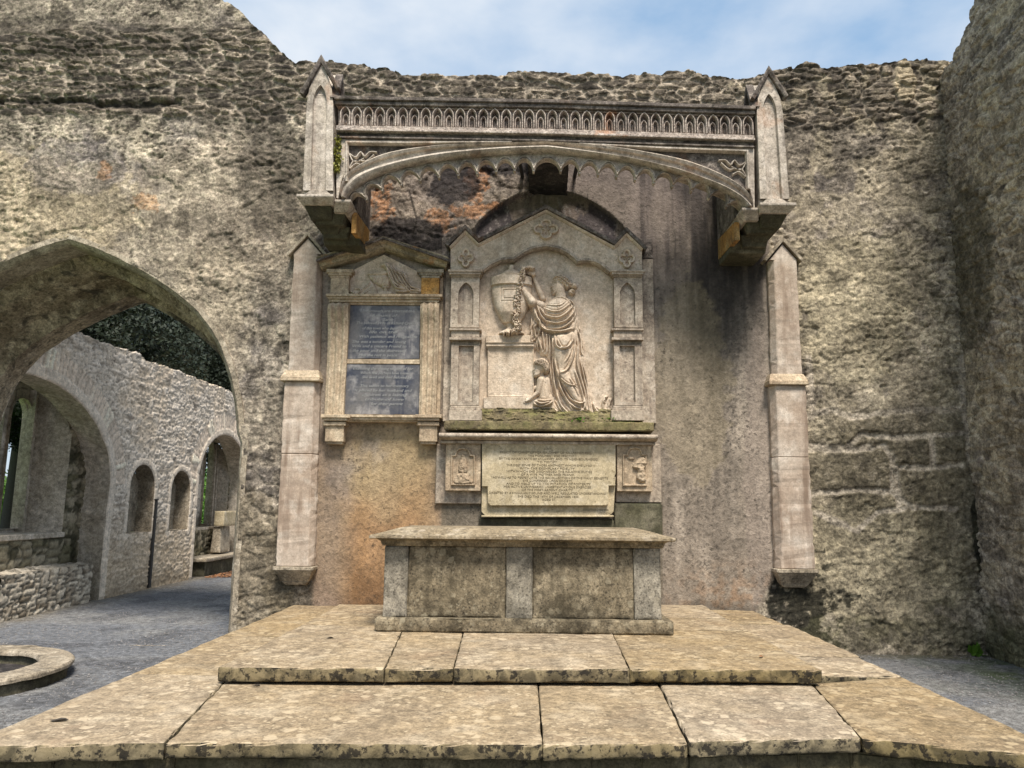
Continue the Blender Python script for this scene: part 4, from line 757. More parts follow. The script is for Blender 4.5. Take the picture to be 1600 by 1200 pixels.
def scroll(l, r, lab=None):
    a = M(); x0, x1 = P(l, 560, -.15)[0], P(r, 560, -.15)[0]; zt, zb = P(l, 471, -.15)[1], P(l, 648, -.12)[1]; n = 40; k = 25
    for i in range(n+1):
        t = i/n; z = zt+(zb-zt)*t; prj = .13+.055*math.exp(-((t-.07)/.10)**2)+.012*math.cos(t*5)
        if t < .04: prj *= .55+.45*math.sqrt(t/.04)
        wd = 1-.10*ss(.1, .9, np.array(t)).item()
        for j in range(k+1):
            s_ = j/k; x = (x0+x1)/2+(s_-.5)*(x1-x0)*wd; fl = .016*math.cos((s_-.5)*2*math.pi*3)*(1-.3*t); a.v.append((x, -prj-fl*(.2 < s_ < .8 or True), z))
    a.f = [(i*(k+1)+j, i*(k+1)+j+1, (i+1)*(k+1)+j+1, (i+1)*(k+1)+j) for i in range(n) for j in range(k)]
    b = len(a.v)
    for i in range(n+1):
        for j in (0, k): v = a.v[i*(k+1)+j]; a.v.append((v[0], 0.0, v[2]))
    a.f += [(i*(k+1), (i+1)*(k+1), b+2*(i+1), b+2*i) for i in range(n)]+[(i*(k+1)+k, b+2*i+1, b+2*(i+1)+1, (i+1)*(k+1)+k) for i in range(n)]
    a.f += [tuple([j for j in range(k+1)]+[b+1, b])]; return a.build('scroll_console', MT['plaque'], sm, smoothang=50)
scroll(509, 541); scroll(655, 684)
def slatepanel(l, t_, r, b):
    a = M(); x0, z1 = P(l, t_, -.06); x1, z0 = P(r, b, -.06); n = 40; out_ = []
    for (xa, za), (xb, zb) in (((x0, z1), (x1, z1)), ((x1, z1), (x1, z0)), ((x1, z0), (x0, z0)), ((x0, z0), (x0, z1))):
        for i in range(n//4*2): q = i/(n//4*2); out_.append((xa+(xb-xa)*q+.004*random.uniform(-1, 1), za+(zb-za)*q+.004*random.uniform(-1, 1)))
    a.prism(out_, -.066, -.02); return a.build('slate_panel', MT['slate'], sm)
s1 = slatepanel(541, 477, 655, 561); s2 = slatepanel(538, 569, 655, 648)
a = M(); pb(a, 540, 561.5, 656, 568.5, -.075); a.build('joint_bar', MT['plaque'], sm, bevel=.004)
a = M()
for k, (t_, b, d, e) in enumerate(((648, 652, -.19, 4), (652, 656, -.17, 2), (656, 659, -.14, -2))): pb(a, 505-e, t_, 681+e, b, d)
for l, r in ((503, 545), (650, 688)):
    for k, (t_, b, d, e) in enumerate(((647.5, 652.5, -.21, 4), (652.5, 657, -.19, 0))): pb(a, l-e+2, t_, r+e-2, b, d)
a.build('sill', MT['plaque'], sm, bevel=.003)
for l, r in ((508, 537), (655, 683)):
    a = M(); pb(a, l-3, 659, r+3, 665, -.165); pb(a, l, 665, r, 690, -.14); pb(a, l+2, 690, r-2, 694, -.12); a.build('sill_bracket', MT['plaque'], sm, bevel=.004)
    if l < 600: pass
def text(name, s, px, py, hpx, y, mat, parent, align='CENTER', thick=.0015, shear=0, squash=1.0, width=None):
    cu = bpy.data.curves.new(name, 'FONT'); cu.body = s; cu.align_x = align; cu.align_y = 'CENTER'; x, z = P(px, py, y); cu.size = hpx*abs(P(px, py+1, y)[1]-z)*1.35; cu.extrude = thick; cu.shear = shear; cu.resolution_u = 2
    o = bpy.data.objects.new(name, cu); COL.objects.link(o); dg = bpy.context.evaluated_depsgraph_get(); me = bpy.data.meshes.new_from_object(o.evaluated_get(dg)); bpy.data.objects.remove(o); bpy.data.curves.remove(cu)
    v = np.array([q.co[:] for q in me.vertices]) if len(me.vertices) else np.zeros((0, 3)); sx = 1.0
    if width and len(v): sx = width*abs(P(px+1, py, y)[0]-x)/(v[:, 0].max()-v[:, 0].min())
    V = [(x+q[0]*sx, y-q[2], z+q[1]*squash) for q in v]; F_ = [tuple(p.vertices) for p in me.polygons]; bpy.data.meshes.remove(me); return V, F_
def lines(parent, rows, y, hpx, mat, shear=0, thick=.0015):
    a = M()
    for s, px, py, wd in rows:
        V, F_ = text('t', s, px, py, hpx, y, None, None, shear=shear, width=wd, thick=thick); a.add(V, F_)
    return a.build('inscription', mat, parent, recalc=False)
r1 = [('Underneath are interred the', 605, 486, 84), ('Remains of', 600, 493, 40), ('Sarah', 606, 499.5, 16), ('The beloved Wife of Richard Cronin', 603, 505, 92), ('of this town who departed this', 603, 513, 74), ('life on the', 598, 519, 44), ('With patience and resignation', 606, 526, 90), ('She was a tender and loving', 592, 534, 84), ('Wife and a sincere Friend to', 592, 541, 84), ('the poor and the distressed', 592, 548, 84), ('May she rest in peace', 590, 555, 60)]
r2 = [('Examining the shining virtues of her', 598, 576, 94), ('Which few perhaps have known', 602, 583, 78), ('She lived and died beloved by', 604, 589.5, 78), ('This tablet to her memory', 600, 603, 76), ('Is placed by her husband and', 598, 610, 90), ('children as a lasting', 600, 617, 70), ('tribute of love', 600, 624, 60), ('for their parent', 604, 631, 50)]
lines(s1, r1, -.068, 4.6, MT['letterpale'], .3); lines(s2, r2, -.068, 4.6, MT['letterpale'], .3)
# ================================================================== LARGE MEMORIAL (centre)
mm_ = thing('relief_memorial', 'large gabled gothic memorial with carved mourning woman, urn and child above an inscribed tablet', 'wall memorial', (.28, -.1, 2.2))
a = M(); pb(a, 694, 404, 1023, 660, -.05); a.build('back_slab', MT['monument'], mm_, bevel=.006)
for q in ((690, 371, 716, 404), (990, 373, 1020, 404)): a = M(); pb(a, *q, -.04); a.build('back_slab_head', MT['sooty'], mm_, bevel=.006)
pan = MT['marble']
a = M(); a.prism(PP(smooth([(748, 650), (748, 430), (756, 418), (770, 409)], 3)[:-1]+[(782, 402), (803, 402), (815, 392), (833, 384), (853, 381), (872, 384), (890, 394), (902, 405), (920, 404), (938, 410), (956, 425), (962, 440), (962, 650)], -.075), -.075, .0); a.build('relief_ground', pan, mm_)
def ogive(l, t_, r, b, y, sp=.42, n=9):    # pointed panel outline, clockwise from lower left
    x0, z0 = P(l, b, y); x1, _ = P(r, b, y); _, z1 = P((l+r)/2, t_, y); w_ = x1-x0; sz = z1-w_*.85
    L_ = [(x0+w_*(1-math.cos(q*math.pi/3)), sz+(z1-sz)*math.sin(q*math.pi/3)/.866) for q in np.linspace(0, 1, n)]
    return [(x0, z0)]+L_+[(x0+x1-a_, b_) for a_, b_ in L_[::-1][1:]]+[(x1, z0)]
def framed(a, outer, inner, y, rec):
    """flat face between a rectangle (x0,x1,z0,z1) and an inner outline, with the inner sunk by rec"""
    pass
def mpil(xl, xr):
    p = M(); w_ = lambda e: (xl-e, xr+e)
    def cell(nm, t_, b, pointed):
        a = M(); yf = -.185; x0, x1, z0, z1 = pb(a, xl, t_, xr, b, yf+.043, -.0); a.build('pilaster_core', MT['monument'], g)
        # raised border round a sunk panel
        il, ir, it, ib = xl+10, xr-10, t_+9, b-6
        inner = ogive(il, it, ir, ib, yf) if pointed else [P(il, ib, yf), (P(il, ib, yf)[0], P(il, it, yf)[1]), (P(ir, ib, yf)[0], P(il, it, yf)[1]), P(ir, ib, yf)]
        inner = [(q[0], q[1]) for q in inner]; n = len(inner); bz_ = inner[0][1]; inner[-1] = (inner[-1][0], bz_)
        a = M(); out_ = []
        for (x, z) in inner:
            tt = (z-inner[0][1])/(max(q[1] for q in inner)-inner[0][1]); xx = x0 if x < (x0+x1)/2-1e-6 else (x1 if x > (x0+x1)/2+1e-6 else (x0+x1)/2)
            dx = (x-(x0+x1)/2)/((inner[-1][0]-inner[0][0])/2); k = 1 if abs(dx) > .999 else 0
            out_.append((x0 if dx < -.55 else x1 if dx > .55 else (x0+x1)/2+dx/.55*(x1-x0)/2, z if (k and tt < .8) else (z1 if abs(dx) <= .55 else z+(z1-z)*ss(.999, .55, np.array(abs(dx))).item())))
        out_[0] = (x0, bz_); out_[-1] = (x1, bz_)
        for i in range(n-1):
            A, B_, C_, D = out_[i], out_[i+1], inner[i+1], inner[i]
            a.add([(A[0], yf, A[1]), (B_[0], yf, B_[1]), (C_[0], yf, C_[1]), (D[0], yf, D[1]), (C_[0]*.985+.015*(x0+x1)/2, yf+.045, C_[1]-.004), (D[0]*.985+.015*(x0+x1)/2, yf+.045, D[1]-.004)], [(0, 1, 2, 3), (3, 2, 4, 5)])
            a.add([(A[0], yf, A[1]), (B_[0], yf, B_[1]), (B_[0], yf+.05, B_[1]), (A[0], yf+.05, A[1])], [(0, 1, 2, 3)])
        a.prism([(x0, z0), (x1, z0), (x1, bz_), (x0, bz_)], yf, yf+.05); a.build('sunk_panel_frame', MT['monument'], g)
    g = mm_
    cell('u', 432, 513, True); cell('l', 531, 634, False)
    a = M()
    for t_, b, d, e in ((421, 424.5, .255, 5), (424.5, 428.5, .24, 3), (428.5, 432, .21, 1)): pb(a, xl-e, t_, xr+e, b, -d)
    a.build('pilaster_capital', MT['monument'], g, bevel=.004)
    a = M()
    for t_, b, d, e in ((513, 516, .225, 3), (516, 527, .20, 0), (527, 531, .225, 3)): pb(a, xl-e, t_, xr+e, b, -d)
    a.build('pilaster_band', MT['monument'], g, bevel=.003)
    a = M()
    for t_, b, d, e in ((634, 637, .20, 1), (637, 641, .215, 2.5), (641, 657, .235, 4)): pb(a, xl-e, t_, xr+e, b, -d)
    a.build('pilaster_base', MT['monument'], g, bevel=.004)
mpil(705, 749); mpil(959, 1003)
# pediment face with cusped underside
low = [(755, 423)]+[(767, 413.5), (782, 407), (795, 405.3), (803, 406), (808, 402), (820, 394), (833, 388.6), (852.5, 385), (872, 388.6), (885, 394.5), (897, 403), (902, 409), (910, 407.5), (920, 407.5), (930, 409.5), (938, 413.5), (952, 425)]
up = [(1003, 421), (1003, 388), (979, 365), (959, 386), (853, 329), (748, 382), (727, 361), (704, 385), (704, 421)]
a = M(); a.prism(PP(low+[(956, 421)]+up+[(751, 421)], -.19), -.19, -.02); a.build('pediment', MT['marble'], mm_)
a = M(); a.sweep(PP(low, -.19), [(.0, -.012), (.028, -.012), (.028, .0), (.02, .11), (0, .11)], y=-.19); a.sweep(PP(low, -.19), [(-.012, .02), (.012, .0), (.012, .1), (-.012, .1)], y=-.19); a.build('cusped_arch', MT['monument'], mm_, smoothang=40)
cp = PP([(702, 386), (727, 360), (748, 380.5), (853, 328), (959, 384.5), (979, 364), (1005, 389)], -.21)
a = M(); a.sweep(cp, [(-.028, .04), (-.028, -.002), (-.012, -.022), (.0, -.028), (.0, .2), (-.02, .2)], y=-.20); a.build('gable_moulding', MT['marble'], mm_, bevel=.003)
a = M(); cq = dpath(PP([(700, 386), (727, 359), (748, 379.5), (853, 327), (960, 383.5), (979, 363), (1007, 391)], -.21), .04); a.sweep(cq, [(.0, -.05), (.035, -.05), (.045, .03), (.045, .22), (0, .22)], y=-.20); rough(a, .007, 22); a.build('gable_coping', MT['sooty'], mm_, smoothang=45)
def quatre(cx, cy, rx, ry, y):
    a = M(); c = P(cx, cy, y); sx = abs(P(cx+rx, cy, y)[0]-c[0]); sz = abs(P(cx, cy+ry, y)[1]-c[1])
    def lobes(k, n=56):
        o = []
        for i in range(n):
            t = 6.2832*i/n; ph = (t+math.pi/4) % (math.pi/2)-math.pi/4; r = (.55*math.cos(ph)+math.sqrt(max(.1764-.3025*math.sin(ph)**2, 0)))*1.03*k; o.append((c[0]+sx*r*math.cos(t), c[1]+sz*r*math.sin(t)))
        return o
    a.sweep(lobes(.96)[::-1], [(-.020, .012), (-.014, -.036), (.006, -.044), (.018, .012)], closed=True, y=y)
    a.prism(lobes(.80), y-.006, y+.03)
    for an, l in ((90, .62), (90+75, .5), (90-75, .5), (270, .5)):        # leaf ribs
        t = math.radians(an); dx, dz = math.cos(t), math.sin(t); L_ = l*min(sx, sz); wv = .22*L_
        q = [(c[0], c[1]-.2*sz), (c[0]+dx*L_*.5-dz*wv, c[1]+dz*L_*.5+dx*wv-.1*sz), (c[0]+dx*L_*1.1, c[1]+dz*L_*1.1-.05*sz), (c[0]+dx*L_*.5+dz*wv, c[1]+dz*L_*.5-dx*wv-.1*sz)]
        a.add([(x, y-.005, z) for x, z in q]+[((q[0][0]+q[2][0])/2, y-.034, (q[0][1]+q[2][1])/2)], [(0, 1, 4), (1, 2, 4), (2, 3, 4), (3, 0, 4)])
    return a.build('quatrefoil', MT['marble'], mm_)
quatre(853, 359, 19, 15, -.194); quatre(728, 404, 12, 14, -.194); quatre(979, 405, 12, 14, -.194)
# ledge, cornice, plaques and tablet
a = M(); x0, z1 = P(694, 657, -.25); x1, z0 = P(1023, 674, -.25)
hexa('mossy_ledge', cuboid(x0, x1, -.25, .01, z0, z1), MT['mossy'], mm_, .03, .006, .012)
a = M(); x0, zt = P(686, 676, -.30); x1, zb = P(1028, 689, -.30); R_ = (zt-zb)
prf = [(x0, zt, zb)]
n = 9; pr = [(-.30+.02*abs(math.cos(t)), (zt+zb)/2+.5*R_*math.sin(t)) for t in np.linspace(math.pi/2, -math.pi/2, n)]
pr = [(-.27, zt)]+[(-.28-.03*math.cos(t), zb+R_*.62+R_*.38*math.sin(t)) for t in np.linspace(1.4, -1.4, 8)]+[(-.27, zb+R_*.2), (-.24, zb), (.01, zb), (.01, zt)]
a.v = [(x, y_, z_) for x in (x0, x1) for y_, z_ in pr]; k = len(pr); a.f = [tuple(range(k)), tuple(range(2*k-1, k-1, -1))]+[(j, (j+1) % k, k+(j+1) % k, k+j) for j in range(k)]
a.build('cornice_roll', MT['monument'], mm_, smoothang=35)
a = M(); pb(a, 688, 689.5, 1024, 694, -.20); a.build('cornice_bed', MT['monument'], mm_, bevel=.004)
for q in ((681, 694, 752, 787), (962, 694, 1033, 785)): a = M(); pb(a, *q, -.06); a.build('lower_back_slab', MT['monument'], mm_, bevel=.006)
def plaque(l, r, t_, b, seed):
    a = M(); y = -.155; x0, x1, z0, z1 = pb(a, l, t_, r, b, y, -.0)
    a.build('corner_plaque', MT['plaque'], mm_, bevel=.006)
    il, ir, it, ib = l+10, r-10, t_+9, b-10; c = (il+ir)/2
    ins = [(il, ib), (il, it+11), (il+6, it+11), (il+7, it+6), (c-7, it+1), (c, it), (c+7, it+1), (ir-7, it+6), (ir-6, it+11), (ir, it+11), (ir, ib)]
    wpt = PP(ins, y); a = M(); a.sweep(wpt, [(-.012, -.006), (-.004, -.024), (.006, -.024), (.014, .004), (-.014, .004)], closed=True, y=y); a.build('plaque_frame', MT['plaque'], mm_)
    return (x0, x1, z0, z1, wpt)
PL = [plaque(696, 751, 692, 767, 1), plaque(964, 1019, 691, 768, 2)]
a = M(); a.prism(PP([(753, 745), (962, 745), (959, 800), (950, 808), (760, 808), (752, 800)], -.13), -.13, .0, PP([(753, 745), (962, 745), (955, 790), (945, 795), (765, 795), (757, 790)], -.13)); a.sweep(PP([(752, 808), (959, 808)], -.13), [(0, -.01), (.02, -.01), (.02, .1), (0, .1)], y=-.13); a.build('tablet_bracket', MT['tablet'], mm_, bevel=.005)
tb_ = [(753, 690), (962, 690), (962, 740), (959, 748), (962, 759), (951, 759), (951, 786), (948, 790), (766, 790), (762, 786), (762, 760), (753, 760)]
a = M(); a.prism(PP(tb_, -.185), -.185, -.1); tab = a.build('inscription_tablet', MT['tablet'], mm_, bevel=.005)
R3 = [('LUCY', 856, 701.6, 12), ('RELICT OF CHRISTOPHER GALLWEY OF KILLARNEY ESQ.', 853, 707.3, 144), ('THIS MONUMENT WAS ERECTED', 861, 712.4, 72), ('BY THE INHABITANTS OF KILLARNEY AND ITS NEIGHBOURHOOD', 857, 717.2, 154), ('TO TESTIFY', 855, 722, 31), ('THE DEEP SENSE OF THOSE AMONGST WHOM SHE LIVED', 858, 727, 134), ('WITH THE EXEMPLARY FIDELITY', 855, 732, 86), ('WITH WHICH SHE DISCHARGED THE RELATIVE DUTIES', 858, 736.8, 134), ('OF A WIFE MOTHER AND FRIEND,', 856, 741.6, 84), ('AS WELL AS TO PERPETUATE THE RECOLLECTION OF THE MANY BENEFITS', 860, 746.6, 180), ('SHE CONFERRED UPON SOCIETY,', 856, 751.3, 78), ('AND TO HOLD UP TO THE IMITATION OF POSTERITY', 857, 756, 132), ('HER ACTIVE UNWEARIED UNOSTENTATIOUS EXERCISE', 855, 760.8, 136), ('OF THE MOST ARDENT CHARITY', 855, 765.6, 80), ('DIRECTED BY A SINGULARLY SOUND AND WELL REGULATED UNDERSTANDING', 855, 770.6, 182), ('SHE DIED THE 14TH OF DECEMBER 1830.', 857, 776, 96), ('AGED 57.', 858, 780.6, 22)]
lines(tab, R3, -.1865, 3.5, MT['letter'])
lines(tab, [('SCULPTOR LONDON', 931, 797, 40), ('LONDON', 944, 802, 20)], -.1315, 3.4, MT['letter'])
# rough corbels carrying the tablet just above the tomb
a = M(); x0, z1 = P(960, 786, -.10); x1, z0 = P(1036, 840, -.10)
hexa('under_block', cuboid(x0, x1, -.09, .01, z0, z1), MT['grimy'], mm_, .04, .006, .012)
x0, z1 = P(748, 808, -.10); x1, z0 = P(962, 840, -.10)
hexa('under_block', cuboid(x0, x1-.01, -.07, .01, z0, z1-.01), MT['grimy'], mm_, .04, .006, .012)
# ================================================================== CARVED RELIEF
def relief(name, ox, oy, w_, h_, zf, step, yp, fn, mat, parent, label=None, dep=1.45):
    """low relief carved as a height field: fn(X,Y)->(height in metres, inside)"""
    xs = np.arange(0, w_*zf+step, step); ys = np.arange(0, h_*zf+step, step); X, Y_ = np.meshgrid(xs, ys, indexing='ij')
    H, Mk = fn(X, Y_); H = np.where(Mk, H, 0)
    px, py = ox+X/zf, oy+Y_/zf; d = (px[..., None]-800)/F*BR-(py[..., None]-600)/F*BU+BF; t = (yp-CAM[1])/d[..., 1]; wx = CAM[0]+t*d[..., 0]; wz = CAM[2]+t*d[..., 2]
    g = Mk.copy(); g[:-1] |= Mk[1:]; g[1:] |= Mk[:-1]; g[:, :-1] |= g[:, 1:].copy(); g[:, 1:] |= g[:, :-1].copy()
    q = g[:-1, :-1] & g[1:, :-1] & g[1:, 1:] & g[:-1, 1:] & (Mk[:-1, :-1] | Mk[1:, :-1] | Mk[1:, 1:] | Mk[:-1, 1:])
    n, m_ = X.shape; idx = np.arange(n*m_).reshape(n, m_); f = np.stack([idx[:-1, :-1], idx[:-1, 1:], idx[1:, 1:], idx[1:, :-1]], -1)[q]
    used = np.zeros(n*m_, bool); used[f.ravel()] = True; rm = np.cumsum(used)-1
    y = yp-H*dep+np.where(Mk, 0, .004); v = np.stack([wx, y, wz], -1).reshape(-1, 3)[used]
    me = bpy.data.meshes.new(name); me.from_pydata(v.tolist(), [], rm[f].tolist()); me.shade_smooth(); return link(name, me, mat, parent, label)
K = 8.4/F/4.445          # metres per relief pixel
def dome(X, Y, x0, y0, x1, y1, r0, r1, fl=.8):
    ex, ey = x1-x0, y1-y0; t = np.clip(((X-x0)*ex+(Y-y0)*ey)/(ex*ex+ey*ey+1e-9), 0, 1); r = r0+(r1-r0)*t; d2 = (X-x0-t*ex)**2+(Y-y0-t*ey)**2
    return np.sqrt(np.maximum(r*r-d2, 0))*fl*K
def ell(X, Y, cx, cy, rx, ry, hgt, rot=0):
    c, s = math.cos(rot), math.sin(rot); u = ((X-cx)*c+(Y-cy)*s)/rx; v = (-(X-cx)*s+(Y-cy)*c)/ry; return hgt*np.sqrt(np.maximum(1-u*u-v*v, 0))
def puff(X, Y, poly, s, hgt, n=5, sm=True):
    p = smooth(poly, n, True) if sm else poly; ins = inpoly(X, Y, p); d, _ = dpoly(X, Y, p, True); q = np.clip(d/s, 0, 1); return np.where(ins, hgt*np.sqrt(1-(1-q)**2), 0)
def folds(H, X, Y, lst, w=7, amp=.012, under=.5):
    for it in lst:
        pts, ww, aa = it if isinstance(it, tuple) and not isinstance(it[0], tuple) else (it, w, amp)
        p = smooth(pts, 6); lo = np.array(p).min(0)-ww*4; hi = np.array(p).max(0)+ww*4
        i0, i1 = np.searchsorted(X[:, 0], [lo[0], hi[0]]); j0, j1 = np.searchsorted(Y[0], [lo[1], hi[1]]); sl = (slice(i0, i1), slice(j0, j1))
        if i1 <= i0 or j1 <= j0: continue
        d, t = dpoly(X[sl], Y[sl], p); tp = np.minimum(1, np.minimum(t, 1-t)*7+.12)
        # crisp ridge with a groove on its lower side
        H[sl] += 1.35*aa*tp*(np.exp(-(d/ww)**2)-under*np.exp(-((d-ww*1.9)/(ww*.9))**2))
    return H
BODY = [(600, 325), (650, 338), (692, 372), (712, 425), (728, 500), (745, 560), (757, 640), (770, 700), (768, 742), (775, 800), (790, 870), (800, 950), (812, 1020), (822, 1090), (832, 1145), (780, 1150), (690, 1152), (600, 1152), (556, 1144), (548, 1095), (554, 1020), (545, 950), (530, 870), (526, 790), (505, 742), (470, 738), (440, 702), (402, 690), (384, 655), (374, 600), (392, 520), (402, 450), (388, 415), (392, 350), (412, 330), (440, 352), (468, 385), (500, 372), (536, 345)]
def f_woman(X, Y):
    H = puff(X, Y, BODY, 60, .060); inside = inpoly(X, Y, smooth(BODY, 5, True))
    B = np.zeros(X.shape)
    for a_ in ((ell(X, Y, 600, 440, 105, 105, .060)), ell(X, Y, 600, 530, 98, 80, .045), ell(X, Y, 625, 640, 85, 90, .045), dome(X, Y, 610, 660, 610, 860, 75, 46, .62), dome(X, Y, 610, 860, 735, 1075, 46, 24, .75), dome(X, Y, 660, 700, 730, 1060, 60, 35, .35), ell(X, Y, 445, 480, 50, 110, .03)):
        B = np.maximum(B, a_)
    H = np.where(inside, H*.75+B, 0)
    fl = [([(470, 395), (520, 440), (590, 450), (650, 410), (672, 380)], 5, .010), ([(455, 410), (500, 470), (580, 492), (650, 455), (692, 395)], 6, .016), ([(440, 400), (470, 480), (540, 525), (620, 520), (680, 470), (702, 410)], 6, .018), ([(430, 430), (455, 510), (520, 556), (610, 560), (680, 510), (712, 440)], 6, .016),
          ([(415, 390), (425, 470), (470, 545), (540, 580), (620, 582), (690, 558)], 9, .026), ([(490, 385), (540, 405), (600, 405), (640, 370)], 4, .007), ([(640, 335), (690, 385), (705, 460), (700, 540), (688, 575)], 7, .018), ([(668, 350), (712, 420), (722, 510), (715, 560)], 6, .014), ([(575, 352), (585, 440)], 3, .006), ([(540, 350), (600, 340), (650, 362), (690, 420)], 6, .012),
          ([(410, 340), (408, 400), (400, 470), (396, 560), (378, 610)], 6, .016), ([(430, 440), (440, 520), (420, 560), (432, 620), (400, 650)], 6, .018), ([(450, 470), (460, 560), (445, 620), (470, 700), (465, 730)], 7, .020), ([(475, 550), (480, 620), (490, 690), (480, 725)], 5, .016), ([(405, 560), (400, 620), (412, 680)], 5, .014), ([(430, 600), (440, 660), (452, 715)], 5, .014),
          ([(505, 580), (508, 660), (505, 740)], 5, .014), ([(525, 590), (528, 700), (530, 820), (545, 940)], 5, .016), ([(545, 595), (545, 700), (548, 830), (560, 940), (572, 1040)], 5, .016), ([(562, 590), (560, 640), (575, 690), (620, 705), (668, 680), (690, 620)], 6, .013), ([(575, 640), (600, 690), (640, 700), (680, 650)], 5, .010),
          ([(555, 760), (575, 860), (600, 960), (640, 1050), (690, 1120)], 6, .016), ([(548, 900), (575, 1000), (600, 1080), (650, 1140)], 7, .018), ([(590, 950), (640, 1040), (700, 1100), (760, 1110)], 6, .016), ([(600, 905), (650, 945), (700, 955), (720, 970)], 4, .010), ([(620, 960), (670, 1040), (730, 1075), (770, 1060)], 5, .013), ([(570, 1050), (600, 1110), (640, 1145)], 6, .014),
          ([(700, 590), (700, 680), (680, 780), (640, 850), (600, 868)], 6, .014), ([(690, 600), (670, 720), (630, 800)], 5, .009), ([(710, 580), (722, 700), (715, 800), (740, 900), (770, 1000), (780, 1100)], 7, .018), ([(722, 560), (745, 640), (745, 720), (762, 740)], 5, .014), ([(700, 850), (735, 950), (760, 1040), (765, 1110), (720, 1130)], 7, .016),
          ([(733, 540), (752, 640), (762, 700)], 4, .012), ([(735, 760), (762, 880), (785, 980), (797, 1080), (800, 1140)], 5, .013), ([(752, 780), (782, 900), (803, 1020), (815, 1130)], 4, .010), ([(660, 900), (700, 960), (730, 1030)], 5, .010), ([(560, 1110), (585, 1140)], 5, .010), ([(750, 1120), (800, 1145)], 6, .012)]
    H = folds(H, X, Y, fl, under=.55)
    H = np.where(inside, np.maximum(H, .012), 0)
    # neck, head in profile, hair
    nk = dome(X, Y, 606, 350, 598, 268, 38, 34, .8)+.012*(dome(X, Y, 606, 350, 598, 268, 38, 34, .8) > 0)
    face = [(556, 200), (549, 222), (548, 238), (540, 254), (533, 266), (541, 272), (537, 281), (541, 287), (537, 296), (546, 303), (545, 315), (560, 322), (585, 316), (612, 300), (640, 270), (640, 215), (600, 195)]
    fc = puff(X, Y, face, 34, .050, 3)
    fc = folds(fc, X, Y, [([(556, 238), (565, 234), (578, 238)], 3, .006), ([(557, 246), (566, 248), (576, 246)], 2.5, -.005), ([(545, 291), (556, 292)], 2.2, -.006), ([(553, 224), (566, 220), (580, 224)], 3, .005)])*(fc > 0)
    hair = [(548, 208), (560, 190), (590, 180), (625, 188), (655, 208), (672, 232), (690, 238), (680, 262), (660, 280), (640, 284), (625, 262), (612, 258), (600, 262), (590, 240), (578, 224), (562, 216)]
    hr = puff(X, Y, hair, 24, .064, 4)
    hl = [([(555, 205), (580, 200), (615, 215), (650, 245), (670, 262)], 5, .011), ([(560, 193), (600, 188), (640, 208), (672, 240)], 5, .010), ([(570, 212), (600, 222), (630, 250), (648, 275)], 5, .010), ([(590, 232), (608, 240), (624, 262)], 4, .009), ([(600, 182), (640, 196), (665, 218)], 4, .008)]
    hr = np.where(hr > 0, folds(hr, X, Y, hl)+.004*np.sin((X+Y*.4+6*np.sin(Y/9))/3.3), 0)
    bun = np.maximum(ell(X, Y, 694, 262, 26, 22, .070), ell(X, Y, 680, 302, 26, 22, .066)); bun = np.where(bun > 0, bun+.008*np.sin(np.hypot(X-690, Y-272)/3.2)+.006*np.sin((X*1.2-Y)/6), 0)
    # arms
    up_ = dome(X, Y, 470, 395, 403, 375, 30, 30, .95)+.02*(dome(X, Y, 470, 395, 403, 375, 30, 30, .9) > 0); fa = dome(X, Y, 406, 385, 334, 284, 33, 18, 1.0); fa = fa+.070*(fa > 0)
    arm2 = dome(X, Y, 480, 345, 416, 195, 20, 14, .9); arm2 = arm2+.018*(arm2 > 0)
    def hand(px_, py_, ang, s=1.0, z=.035):
        c, q = math.cos(ang), math.sin(ang); T = lambda u, v: (px_+(u*c-v*q)*s, py_+(u*q+v*c)*s)
        h = dome(X, Y, *T(0, 0), *T(18, 0), 13*s, 13*s, .75)
        for v, l, b in ((-11, 22, -4), (-4, 28, -2), (3.5, 27, 1), (10.5, 21, 4)):
            a_, b_, c_ = T(18, v), T(18+l*.55, v+b*.4), T(18+l, v+b); h = np.maximum(h, np.maximum(dome(X, Y, *a_, *b_, 4.6*s, 4.2*s, 1.25), dome(X, Y, *b_, *c_, 4.2*s, 3.3*s, 1.1)))
        a_, b_, c_ = T(3, 12), T(14, 22), T(25, 25); h = np.maximum(h, np.maximum(dome(X, Y, *a_, *b_, 5*s, 4.4*s, 1.3), dome(X, Y, *b_, *c_, 4.4*s, 3.5*s, 1.2)))
        return h+z*(h > 0)
    hs = np.maximum(hand(330, 280, math.radians(-112), 1.15, .080), hand(414, 186, math.radians(-150), 1.3, .060))
    foot = dome(X, Y, 690, 1146, 745, 1146, 14, 17, 1.0); foot = foot+.03*(foot > 0)
    for q in (nk, fc, hr, bun, up_, fa, arm2, hs, foot): H = np.maximum(H, q)
    H = np.where(H > 0, H+.0012*fbm(X/6, Y/6, 3, 4), H)
    return H, H > .0015
